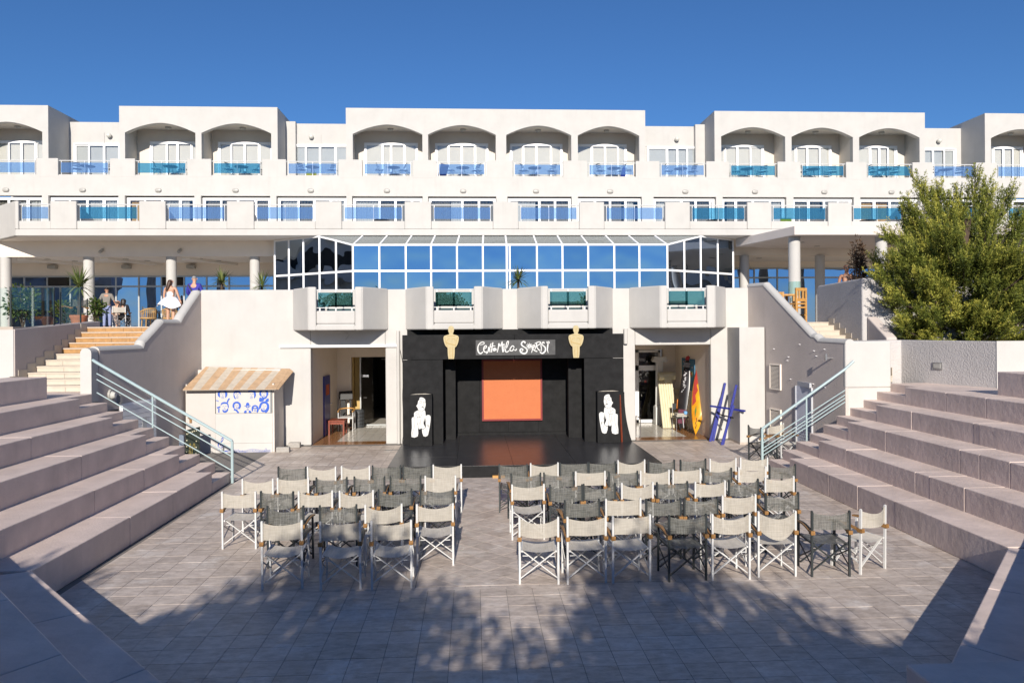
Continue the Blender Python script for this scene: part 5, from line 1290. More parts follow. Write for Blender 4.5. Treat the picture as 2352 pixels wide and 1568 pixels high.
# ------------------------------------------------------------ things in the two passages
t = thing('side_table', 'small red-brown wooden table by the blue door', 'table', (-4.4, 24.45, 0))
q = MB(); q.box(-4.66, 24.15, .43, -4.14, 24.8, .47); q.build('table_top', REDWOOD, t); q = MB(); q.box(-4.62, 24.19, .34, -4.18, 24.76, .43); q.build('apron', REDWOOD, t)
for x in (-4.63, -4.17):
    for y in (24.18, 24.77): q = MB(); q.box(x-.025, y-.025, 0, x+.025, y+.025, .43); q.build('leg', REDWOOD, t)
t = thing('armchair', 'white tube chair with wooden arms behind the red-brown table', 'chair', (-4.25, 25.3, 0))
q = MB()
for x in (-4.5, -4.02):
    q.tube([(x, 25.05, 0), (x, 25.08, .62), (x, 25.5, .64), (x, 25.55, 0)], .016, 6)
q.build('frame', FRAMEW, t, smooth=True)
q = MB(); q.box(-4.5, 25.05, .42, -4.02, 25.52, .46); q.build('seat', FRAMEW, t)
q = MB(); q.tube(catmull([(-4.5, 25.02, .66), (-4.5, 25.45, .70), (-4.26, 25.60, .72), (-4.02, 25.45, .70), (-4.02, 25.02, .66)], 4), .022, 6); q.build('arm_rail', PINE, t, smooth=True)
t = thing('speaker_box', 'squat black box speaker standing on the passage tiles', 'speaker', (-3.95, 25.95, 0))
q = MB(); q.lathe([(.17, 0), (.185, .05), (.185, .58), (.15, .63)], (-3.95, 25.95, 0), 14); q.build('cabinet', mat('dark_grey_plastic', (.035, .04, .045), .5), t)
q = MB()
for z in (.12, .24, .36, .48): q.lathe([(.188, z), (.192, z+.02), (.188, z+.04)], (-3.95, 25.95, 0), 14)
q.build('rib', BLACK, t)
t = thing('music_stand', 'black stand with two posts and a slanted rest in the passage corner', 'stand', (-4.45, 26.0, 0))
q = MB(); q.bar((-4.63, 25.98, 1.10), (-4.17, 25.98, 1.13), .04, .30, (0, .4, 1)); q.build('rest', BLACK, t); q = MB(); q.box(-4.58, 26.0, 0, -4.42, 26.06, 1.0); q.box(-4.28, 26.0, 0, -4.22, 26.04, 1.0); q.build('post', BLACK, t)

t = thing('column_prop', 'white fluted stage column with scrolled capital beside the glass doors', 'column', (6.50, 25.75, 0))
q = MB(); q.box(6.32, 25.57, 0, 6.68, 25.93, .62); q.build('pedestal', PAINTW, t, bevel=.01)
q = MB(); n = 24; prof = []
vs = []
for z, r_ in ((.66, .145), (2.2, .125)):
    for k in range(n*2):
        rr = r_*(1 if k % 2 == 0 else .90); a = math.pi*k/n; vs.append((6.50+rr*math.cos(a), 25.75+rr*math.sin(a), z))
q.add(vs, [(k, (k+1) % (2*n), 2*n+(k+1) % (2*n), 2*n+k) for k in range(2*n)]); q.build('shaft', PAINTW, t)
q = MB(); q.lathe([(.17, .62), (.18, .64), (.17, .67), (.15, .68)], (6.5, 25.75, 0), 18); q.build('base_ring', PAINTW, t)
q = MB(); q.box(6.28, 25.6, 2.30, 6.72, 25.9, 2.36); q.box(6.36, 25.62, 2.2, 6.64, 25.88, 2.30)
for x in (6.31, 6.69): q.tube([(x, 25.6, 2.24), (x, 25.9, 2.24)], .068, 14); q.tube([(x, 25.58, 2.24), (x, 25.6, 2.24)], .035, 10)
q.build('capital', PAINTW, t)

def lean_pad(name, label, x0, x1, y0, ytop, ztop, n, m_, m2):
    t = thing(name, label, 'cushion', ((x0+x1)/2, y0, 0), group='lounger pads leaning in the passage')
    w_ = (x1-x0)/n
    for k in range(n):
        q = MB(); sh = .10
        q.tube([(x0+w_*(k+.5), y0, .02), (x0+w_*(k+.5)+sh*.5, (y0+ytop)/2, ztop*.5), (x0+w_*(k+.5)+sh, ytop, ztop)], w_*.52, 8); q.build('roll', m_, t, smooth=True)
    q = MB(); q.bar((x1+.02, y0+.03, .02), (x1+.12, ytop+.03, ztop-.4), .03, .10, (0, 1, 0)); q.build('edge_piping', m2, t)
    return t
PADC = mat('cream_pad', (.66, .60, .42), .8, .08, 6, .2, 30)
t = lean_pad('lounger_pad', 'ribbed cream lounger pad leaning against the white stage column', 6.30, 6.80, 24.55, 25.6, 1.62, 6, PADC, mat('orange_piping', (.45, .15, .04), .7))
q = MB(); q.tube([(6.42, 25.55, 1.68), (6.98, 25.55, 1.70)], .15, 14); q.build('rolled_end', PADC, t, smooth=True)
q = MB(); q.bar((6.6, 25.39, 1.56), (6.84, 25.39, 1.58), .03, .2, (0, .2, 1)); q.build('head_flap', PADC, t)
t2 = thing('lounger_pad', 'plain cream lounger pad behind the ribbed one, its edge showing', 'cushion', (6.9, 25.5, 0), group='lounger pads leaning in the passage')
q = MB(); q.bar((6.88, 25.0, .03), (7.04, 25.7, 1.25), .26, .07, (0, 1, 0)); q.build('pad_cover', PADC, t2, bevel=.02)

def board(name, label, pts, thick, base, tilt, m_, deco):
    """surf board: outline (u across, v along) stood up and leant; outline in the board plane"""
    root = thing(name, label, 'surfboard', base)
    b = Vector(base); A = Vector(tilt[0]); Uv = Vector(tilt[1]).normalized(); W_ = A.normalized().cross(Uv).normalized(); U = W_.cross(A.normalized()).normalized()
    ln_ = A.length; n = len(pts)
    def P(u, v, d): return tuple(b + A.normalized()*(v*ln_) + U*u + W_*d)
    mb = MB(); rim = [P(u, v, 0) for u, v in pts]; f = [P(u*.82, .5+(v-.5)*.97, -thick) for u, v in pts]; g = [P(u*.82, .5+(v-.5)*.97, thick) for u, v in pts]
    mb.add(rim+f+g, [tuple(n+i for i in range(n)), tuple(2*n+i for i in reversed(range(n)))] + [(i, (i+1) % n, n+(i+1) % n, n+i) for i in range(n)] + [(i, 2*n+i, 2*n+(i+1) % n, (i+1) % n) for i in range(n)])
    mb.build('board_body', m_, root, smooth=True)
    for nm, polys, dm in deco:
        mb = MB()
        for pl in polys:
            for sgn in (-1, 1):
                e = [P(u, v, sgn*(thick+.001)) for u, v in pl]; h = [P(u, v, sgn*(thick+.004)) for u, v in pl]; k = len(pl)
                mb.add(e+h, [tuple(range(k)), tuple(range(2*k-1, k-1, -1))] + [(i, (i+1) % k, k+(i+1) % k, k+i) for i in range(k)])
        mb.build(nm, dm, root)
    return root
ol = lambda W_, n=11: [(W_*math.sin(math.pi*(i/n))**.62, i/n) for i in range(n+1)] + [(-W_*math.sin(math.pi*(i/n))**.62, i/n) for i in range(n-1, 0, -1)]
Y_ = mat('yellow_board', (.68, .42, .02), .3, .25, 3, col2=(.62, .20, .01))
RED_ = mat('red_flame', (.34, .035, .025), .4, .2, 8)
board('surfboard', 'yellow and orange surfboard with red flame edge, nose down on the tiles', ol(.22), .03, (6.95, 23.05, .0), ((.42, .62, 2.42), (.75, -.5, 0)), Y_,
      [('flame', [[(-.17, .36), (-.06, .42), (-.10, .5), (-.03, .56), (-.08, .63), (.02, .7), (-.05, .76), (-.02, .84), (-.12, .88), (-.18, .66), (-.19, .5)]], RED_),
       ('green_streak', [[(-.04, .84), (.03, .88), (.08, .80), (.12, .9), (.04, .95), (-.06, .93)], [(-.08, .3), (-.04, .38), (-.02, .3), (-.05, .2)]], mat('green_streak', (.10, .16, .03), .5)),
       ('scribble', [[(-.02, .08), (.0, .12), (-.03, .15), (.01, .18), (-.02, .21), (.0, .215), (.03, .18), (-.01, .15), (.02, .12), (.0, .075)]], INK)])
board('kiteboard', 'black scribbled board with red tip leaning behind the yellow surfboard', ol(.17), .02, (6.72, 23.95, .0), ((.42, .45, 2.46), (.75, -.5, 0)), mat('black_board', (.02, .018, .02), .3, .3, 8),
      [('red_tip', [[(-.09, .93), (-.06, .975), (0, .99), (.06, .975), (.09, .93)]], mat('red_tip', (.4, .02, .03), .4)),
       ('white_stripe', [[(-.11, z), (.11, z), (.11, z+.006), (-.11, z+.006)] for z in (.84, .855, .87, .885)] + [[(-.1+.04*(i % 5), .5+.022*i), (-.06+.03*(i % 4), .51+.022*i), (-.08+.04*(i % 3), .525+.022*i)] for i in range(14)], mat('board_scribble', (.55, .55, .58), .5)),
       ('purple_foot', [[(-.10, .1), (.1, .1), (.13, .28), (-.13, .28)]], mat('purple_brown', (.12, .03, .05), .5))])

t = thing('map_painting', 'blue painted map of a green and red island on the passage wall', 'painting', (7.15, 24.4, 1.3))
q = MB(); q.box(7.14, 23.75, 1.30, 7.165, 25.2, 2.34); q.build('map_sheet', mat('map_blue', (.06, .20, .30), .7, .3, 5, .1, 20, col2=(.03, .12, .22)), t)
isl = catmull([(25.0, 1.52), (24.93, 1.75), (24.75, 1.82), (24.6, 1.98), (24.35, 2.0), (24.2, 1.92), (23.98, 1.93), (23.95, 1.78), (24.2, 1.72), (24.4, 1.78), (24.55, 1.68), (24.7, 1.62), (24.85, 1.48)], 3, True)
q = MB(); q.prism(isl, 'x', 7.134, 7.1395); q.build('island', mat('map_green', (.18, .20, .05), .7, .3, 12), t)
q = MB(); q.prism(catmull([(24.45, 1.82), (24.2, 1.90), (24.03, 1.86), (24.1, 1.79), (24.3, 1.78)], 3, True), 'x', 7.128, 7.1335); q.build('island_heart', mat('map_red', (.40, .08, .03), .7, .3, 12), t)
q = MB()
for y_, z_ in ((24.9, 2.2), (24.7, 2.22), (24.2, 2.15), (23.95, 2.05), (24.95, 2.05), (24.8, 1.4), (24.3, 1.38)): q.box(7.134, y_, z_, 7.1395, y_+.10, z_+.035)
q.build('map_mark', mat('map_pink', (.5, .3, .28), .7), t)

t = thing('chair_with_towels', 'steel-legged chair heaped with folded towels and an orange board', 'chair', (6.8, 24.2, 0))
q = MB()
for x, y in ((6.60, 23.95), (6.98, 23.95), (6.60, 24.45), (6.98, 24.45)): q.tube([(x, y, 0), (x, y, .45)], .014, 6)
q.tube([(6.6, 24.45, .45), (6.62, 24.5, .85)], .014, 6); q.tube([(6.98, 24.45, .45), (6.98, 24.5, .85)], .014, 6); q.build('frame', STEEL, t, smooth=True)
q = MB(); q.box(6.58, 23.93, .43, 7.0, 24.47, .46); q.build('seat', FRAMED, t); q = MB(); q.box(6.62, 24.45, .66, 6.98, 24.48, .86); q.build('backrest', FRAMED, t)
t = thing('folded_towel', 'folded cream towel with blue lining on the steel-legged chair', 'towel', (6.75, 24.1, .46))
q = MB(); q.box(6.6, 23.94, .462, 6.96, 24.3, .52); q.box(6.62, 23.95, .522, 6.94, 24.28, .575); q.build('towel_fold', mat('grey_towel', (.42, .40, .35), .9, .1, 9), t, bevel=.02)
q = MB(); q.tube([(6.9, 23.92, .60), (6.9, 24.2, .62)], .055, 10); q.build('blue_roll', mat('light_blue_towel', (.15, .35, .62), .9), t)
q = MB(); q.bar((6.78, 23.9, .5), (6.80, 23.86, .12), .10, .012, (1, 0, 0)); q.build('hanging_corner', mat('white_towel', (.6, .62, .66), .9), t)
t = thing('orange_paddle', 'orange bat-shaped board propped on the chair of towels', 'board', (6.84, 24.36, .6))
q = MB(); q.prism([(6.72, .70), (6.74, 1.0), (6.93, 1.0), (6.96, .78), (6.88, .6), (6.82, .6)], 'y', 24.36, 24.38); q.build('blade', mat('orange_blade', (.62, .20, .03), .5), t); q = MB(); q.bar((6.92, 24.34, .6), (7.02, 24.3, .9), .05, .05); q.build('dark_case', FRAMED, t)

# blue folded trestle leaning by the pilaster
t = thing('blue_trestle', 'dark blue folding trestle leaning between the passage and the pilaster', 'trestle', (7.4, 21.6, 0))
def post(x0, y0, x1, y1, z1, name='leg'):
    q = MB(); q.bar((x0, y0, .0), (x1, y1, z1), .07, .035, (0, 1, 0)); q.build(name, BLUEP, t, bevel=.004, seg=1)
post(7.10, 21.80, 7.56, 22.04, 1.70); post(6.98, 21.70, 7.44, 22.0, 1.28)
post(7.17, 21.12, 7.62, 21.24, 1.70); post(7.10, 21.02, 7.50, 21.16, 1.12)
q = MB(); q.bar((7.00, 21.70, 1.05), (7.75, 20.90, .98), .05, .05); q.build('cross_bar', BLUEP, t); q = MB(); q.bar((7.2, 21.65, .82), (7.42, 20.95, .78), .03, .03); q.build('hinge_bar', INK, t)
# ------------------------------------------------------------ foliage
def leaf_object(name, base, dirs, tint, L, W, mat_, parent, curl=.0, kind=None):
    """one small blade per row: base point, direction, tint; two triangles folded a little along the midrib"""
    n = len(base); d = dirs/np.linalg.norm(dirs, axis=1, keepdims=True)
    r = nrg.normal(size=(n, 3)); s = np.cross(d, r); s /= np.linalg.norm(s, axis=1, keepdims=True)
    L = np.asarray(L).reshape(-1, 1)*np.ones((n, 1)); W = np.asarray(W).reshape(-1, 1)*np.ones((n, 1))
    mid = base + d*L*.5; tip = base + d*L
    tip[:, 2] -= curl*L[:, 0]
    V = np.stack([base, mid+s*W*.5, tip, mid-s*W*.5], axis=1).reshape(-1, 3)
    off = wl(parent) if parent is not None else Vector((0, 0, 0)); V = V - np.array(off)
    me = bpy.data.meshes.new(name); me.vertices.add(4*n); me.vertices.foreach_set('co', V.ravel().astype(np.float32))
    me.loops.add(4*n); me.loops.foreach_set('vertex_index', np.arange(4*n, dtype=np.int32))
    me.polygons.add(n); me.polygons.foreach_set('loop_start', np.arange(0, 4*n, 4, dtype=np.int32)); me.polygons.foreach_set('loop_total', np.full(n, 4, dtype=np.int32))
    me.update(calc_edges=True)
    at = me.attributes.new('tint', 'FLOAT', 'FACE'); at.data.foreach_set('value', np.clip(tint, 0, 1).astype(np.float32))
    me.materials.append(mat_); o = bpy.data.objects.new(name, me); COL.objects.link(o)
    if parent is not None: o.parent = parent
    if kind: o['kind'] = kind
    return o

def unit(n):
    v = nrg.normal(size=(n, 3)); return v/np.linalg.norm(v, axis=1, keepdims=True)

def sprays(cen, dr, slen, per, spread, tint0):
    """feathery shoots: leaves set along each shoot's axis"""
    n = len(cen); t = nrg.random((n, per)); d = dr/np.linalg.norm(dr, axis=1, keepdims=True)
    base = cen[:, None, :] + d[:, None, :]*(t*slen[:, None])[:, :, None] + nrg.normal(size=(n, per, 3))*(spread*(1-.7*t))[:, :, None]
    ld = d[:, None, :]*.9 + nrg.normal(size=(n, per, 3))*.5
    ti = tint0[:, None] + (t-.5)*.35 + nrg.normal(size=(n, per))*.08
    return base.reshape(-1, 3), ld.reshape(-1, 3), ti.ravel()

# big juniper
jt = thing('juniper_tree', 'large bushy juniper tree rising behind the low grey wall', 'tree', (13.9, 20.6, 2.0))
C0 = np.array([13.9, 20.4, 2.3])
mb = MB(); tips = []
mb.tube(catmull([(13.9, 20.6, 1.6), (13.95, 20.5, 3.0), (13.85, 20.5, 4.6), (14.1, 20.5, 6.4)], 3), [.24]*4+[.17]*3+[.09]*3, 8)
plume = [(10.75, 18.95, 4.55), (10.85, 18.75, 4.0), (11.0, 18.7, 4.9), (11.3, 18.7, 5.2), (11.0, 18.55, 3.3), (11.5, 18.5, 4.5), (11.6, 18.45, 3.5), (12.1, 18.6, 5.6), (13.2, 18.4, 4.2), (13.8, 18.4, 5.0), (12.8, 18.3, 3.6), (14.8, 18.4, 4.3), (13.6, 18.5, 3.3), (12.6, 18.5, 4.9), (11.25, 20.0, 4.6), (11.2, 19.4, 3.9), (11.35, 19.0, 3.3), (11.7, 18.8, 4.3), (12.0, 18.8, 2.7), (11.55, 19.7, 4.2), (12.4, 19.3, 5.0), (11.9, 19.6, 5.4), (16.9, 20, 4.6), (16.6, 19.3, 3.2), (11.6, 19.9, 5.1), (11.75, 20.3, 5.75), (11.9, 20.2, 3.2), (12.15, 20.2, 6.5), (12.5, 20.5, 6.2), (12.75, 20.6, 7.35), (13.3, 20.7, 7.05), (13.5, 20.5, 6.7), (14.0, 20.8, 7.0),
         (14.45, 20.7, 7.55), (14.75, 20.6, 7.2), (15.3, 20.6, 7.0), (15.8, 20.6, 6.2), (16.3, 20.5, 5.2), (16.4, 20.3, 4.0), (12.3, 19.0, 4.4), (12.6, 18.7, 3.5), (13.2, 18.6, 4.9), (13.9, 18.5, 3.9), (14.6, 18.6, 4.9), (15.2, 18.7, 3.8),
         (12.6, 19.0, 5.5), (13.5, 18.9, 5.9), (14.4, 19.0, 6.1), (15.4, 19.2, 5.6), (13.0, 18.9, 2.9), (14.4, 18.6, 2.9), (11.7, 19.2, 2.95), (15.6, 18.9, 2.9), (12.0, 21.4, 5.2), (13.2, 22, 6.3), (14.8, 22, 6.6), (16, 21.6, 5.0)]
bases_, dirs_, tints_ = [], [], []
for p in plume:
    p = np.array(p); st_ = C0 + np.array([0, 0, .2 + 2.6*rng.random()])*1.0
    st_[2] = min(st_[2], p[2]-.2)
    mid_ = (st_+p)/2 + np.array([0, 0, -.15])
    mb.tube(catmull([tuple(st_), tuple(mid_), tuple(p)], 3), [.055, .05, .045, .04, .03, .02, .012][:7], 5)
    ax = p-st_; ln_ = np.linalg.norm(ax); ax = ax/ln_
    nsp = 120
    u = .34 + .68*nrg.random(nsp)**.8
    rad = .50*np.sqrt(np.clip(1.06-u, 0.015, 1))
    off = unit(nsp)*(rad*nrg.random(nsp)**.45)[:, None]
    cen = st_ + ax*(u*ln_)[:, None] + off
    out = cen-C0; out /= np.linalg.norm(out, axis=1, keepdims=True)
    d = out*.40 + off/np.maximum(rad, .05)[:, None]*.38 + np.array([0, -.05, .50]) + ax*.75 + nrg.normal(size=(nsp, 3))*.16
    cl = rng.uniform(.28, .62)
    b_, l_, t_ = sprays(cen, d, nrg.uniform(.28, .60, nsp), 52, .030, cl + nrg.normal(size=nsp)*.2)
    bases_.append(b_); dirs_.append(l_); tints_.append(t_)
mb.build('trunk', BARK, jt)
leaf_object('crown', np.concatenate(bases_), np.concatenate(dirs_), np.concatenate(tints_), nrg.uniform(.05, .095, sum(map(len, bases_))), .018, JUN, jt)

# trees standing behind the seats: their shade falls on the court and they show in the glass
def broad_tree(label, x, y, z0, lobes, nl, seed):
    root = thing('garden_tree', label, 'tree', (x, y, z0), group='garden trees behind the seats')
    q = MB(); zt = max(l[2] for l in lobes)
    q.tube(catmull([(x, y, z0), (x+.1, y, z0+1.5), (x, y+.1, zt-.5)], 3), .16, 8)
    for lx, ly, lz, r in lobes: q.tube([(x, y, z0+1.6), ((x+lx)/2, (y+ly)/2, (z0+1.6+lz)/2+.2), (lx, ly, lz)], [.09, .06, .03], 6)
    q.build('trunk', BARK, root)
    B, Dd, Tn = [], [], []
    for lx, ly, lz, r in lobes:
        k = int(nl*r*r)
        nc = max(6, int(26*r)); cc = unit(nc)*(nrg.random(nc)**.36)[:, None]*np.array([r, r, r*.8])       # leaves sit in clusters at twig ends
        v = cc[nrg.integers(0, nc, k)] + nrg.normal(size=(k, 3))*.15
        g = nrg.random(k); B.append(np.array([lx, ly, lz])+v); Dd.append(v+nrg.normal(size=(k, 3))*.5*r); Tn.append(.5+.3*nrg.normal(size=k))
    B = np.concatenate(B); leaf_object('crown', B, np.concatenate(Dd), np.concatenate(Tn), nrg.uniform(.12, .22, len(B)), .10, LEAF, root)
def lobe(X, Yf, r, yt):            # crown lobe whose top edge throws its shade to (X, Yf) on the court
    h = (Yf-yt)*.43 - .0; return (X-.045*(Yf-yt), yt, h-r*.66+.06, r)
yt = -3.0
broad_tree('broad-leaved tree whose dense shade covers the kiosk-side front of the court', -3.6, yt, 1.6, [lobe(-2.3, 10.7, .62, yt), lobe(-1.5, 11.1, .55, yt), lobe(-1.9, 9.6, .8, yt), lobe(-.85, 9.7, .55, yt), lobe(-3.1, 9.2, .6, yt), lobe(-2.4, 8.6, .9, yt), lobe(-1.2, 8.6, .9, yt), lobe(-.35, 8.6, .45, yt), lobe(-3.6, 8.2, .6, yt), lobe(-1.0, 7.2, 1.0, yt), lobe(-2.6, 7.0, 1.2, yt), lobe(.1, 7.4, .5, yt), lobe(-4.3, 7.2, .8, yt)], 1500, 1)
broad_tree('broad-leaved tree whose shade reaches the last chairs nearest the aisle', .9, yt-.3, 1.6, [lobe(1.75, 9.7, .5, yt), lobe(2.2, 11.0, .55, yt), lobe(2.95, 10.3, .42, yt), lobe(2.5, 9.0, .9, yt), lobe(3.5, 9.1, .33, yt), lobe(3.9, 8.5, .30, yt), lobe(1.7, 8.4, .55, yt), lobe(3.2, 8.2, .7, yt), lobe(2.0, 7.5, .8, yt), lobe(3.2, 7.2, .9, yt), lobe(.95, 8.1, .22, yt), lobe(.75, 7.4, .35, yt), lobe(1.4, 6.9, .6, yt), lobe(.3, 6.7, .7, yt)], 1500, 2)
broad_tree('tall loose tree shading the near corner of the kiosk-side seats', -8.3, yt+.2, 1.6, [lobe(-5.6, 10.1, .55, yt), lobe(-6.3, 10.6, .6, yt), lobe(-5.0, 9.2, .35, yt), lobe(-7.2, 10.6, .8, yt), lobe(-5.7, 8.9, .7, yt), lobe(-6.6, 8.8, 1.0, yt), lobe(-5.0, 7.9, .6, yt), lobe(-5.6, 7.4, 1.0, yt), lobe(-7.6, 9.0, 1.1, yt), lobe(-4.6, 6.6, .9, yt)], 1100, 3)
broad_tree('round-headed tree shading the near corner of the rough-cast seats', 5.6, yt+.2, 1.6, [lobe(7.9, 9.4, .6, yt), lobe(8.6, 10.2, .8, yt), lobe(7.2, 8.1, .8, yt), lobe(8.0, 8.0, .9, yt), lobe(9.2, 9.2, 1.0, yt), lobe(6.1, 7.0, .8, yt), lobe(7.2, 6.6, 1.1, yt), lobe(4.6, 6.7, .8, yt)], 1100, 4)
rear = thing('rear_wall', 'high white parapet wall at the back of the seating, behind the photographer', 'wall', (7, -4, 1.6))
q = MB(); q.box(2.65, -4.2, 1.55, 13.5, -4.0, 5.04); q.build('wall_body', WALL, rear)

def yucca(x, y, z, label, n, L, stem, pot, rz=0, group='spiky yucca plants on the terrace'):
    root = thing('yucca_plant', label, 'plant', (x, y, z), group=group)
    if pot:
        q = MB(); q.lathe([(.13, 0), (.17, .02), (.22, .26), (.25, .30), (.25, .36), (.22, .36), (.20, .30)], (x, y, z), 18); q.build('pot', TERRA, root, smooth=True)
    zb = z+(.32 if pot else 0)
    q = MB(); q.tube([(x, y, zb), (x+.02, y, zb+stem)], [.05, .04], 7); q.build('stem', BARK, root)
    mb = MB()
    me_v, me_f, ti = [], [], []
    for k in range(n):
        a = rng.random()*6.283; e = rng.uniform(-.45, 1.35); l = L*rng.uniform(.65, 1.1)
        d = Vector((math.cos(a)*math.cos(e), math.sin(a)*math.cos(e), math.sin(e))); s_ = d.cross(Vector((0, 0, 1))).normalized()*.024
        b = Vector((x+.02, y, zb+stem-.12*rng.random())); m1 = b+d*l*.45; tp = b+d*l+Vector((0, 0, -.18*l*math.cos(e)))
        o = len(me_v); nn = s_.cross(d)*.25
        me_v += [tuple(b-s_*.5), tuple(b+s_*.5), tuple(m1+s_), tuple(tp), tuple(m1-s_), tuple(m1-nn*.6)]; me_f += [(o, o+1, o+2, o+5), (o, o+5, o+4), (o+5, o+2, o+3), (o+5, o+3, o+4)]; ti += [rng.random()]*4
    mb.v, mb.f, mb.mi = me_v, me_f, [0]*len(me_f)
    ob = mb.build('leaves', YUC, root)
    at = ob.data.attributes.new('tint', 'FLOAT', 'FACE'); at.data.foreach_set('value', ti)
    return root
yucca(-11.55, 22.5, 3.5, 'leggy yucca in a terracotta pot behind the glass balustrade', 70, .72, .95, True)
yucca(-8.0, 24.2, 3.5, 'yucca with fanned leaves just behind the white wall, near the man in blue', 60, .55, 1.15, True)
yucca(1.42, 23.4, 3.5, 'yucca showing its spiky head between the two middle bulging balconies', 75, .58, 1.15, True)
yucca(-7.25, 26.0, 3.5, 'shaded yucca beside the kiosk-side end of the glass gallery', 50, .75, 1.1, True)

def bush(x, y, z, r, h, label, m_, n, lw_=.07, name='potted_bush'):
    root = thing(name, label, 'plant', (x, y, z))
    q = MB()
    for k in range(5):
        a = k*1.26; q.tube([(x, y, z), (x+r*.3*math.cos(a), y+r*.3*math.sin(a), z+h*.5), (x+r*.6*math.cos(a), y+r*.6*math.sin(a), z+h*.85)], [.025, .018, .008], 5)
    q.build('stem', BARK, root)
    v = unit(n)*(nrg.random(n)**.5)[:, None]; cl = unit(14)*.75
    idx = nrg.integers(0, 14, n); P_ = np.array([x, y, z+h*.58]) + (cl[idx]*.75+v*.45)*np.array([r, r, h*.45])
    leaf_object('leaves', P_, v+np.array([0, -.2, .1]), .5+.3*nrg.normal(size=n), nrg.uniform(.09, .16, n), lw_, m_, root)
    return root
bush(-15.3, 26.2, 3.5, .62, 1.55, 'glossy green bush behind the clear balustrade', LEAF, 900)
bush(-14.3, 27.0, 3.5, .5, 1.0, 'dark loose bush between the glossy bush and the potted yucca', LEAF, 420)
bush(-14.4, 29.3, 3.5, .4, 1.2, 'dark leafy plant beside the man in the grey T-shirt', LEAF, 420)
bush(12.28, 23.2, 3.5, .24, 2.9, 'dry brown shrub standing behind the tall rough wall', DRY, 900, .05, 'dry_shrub')

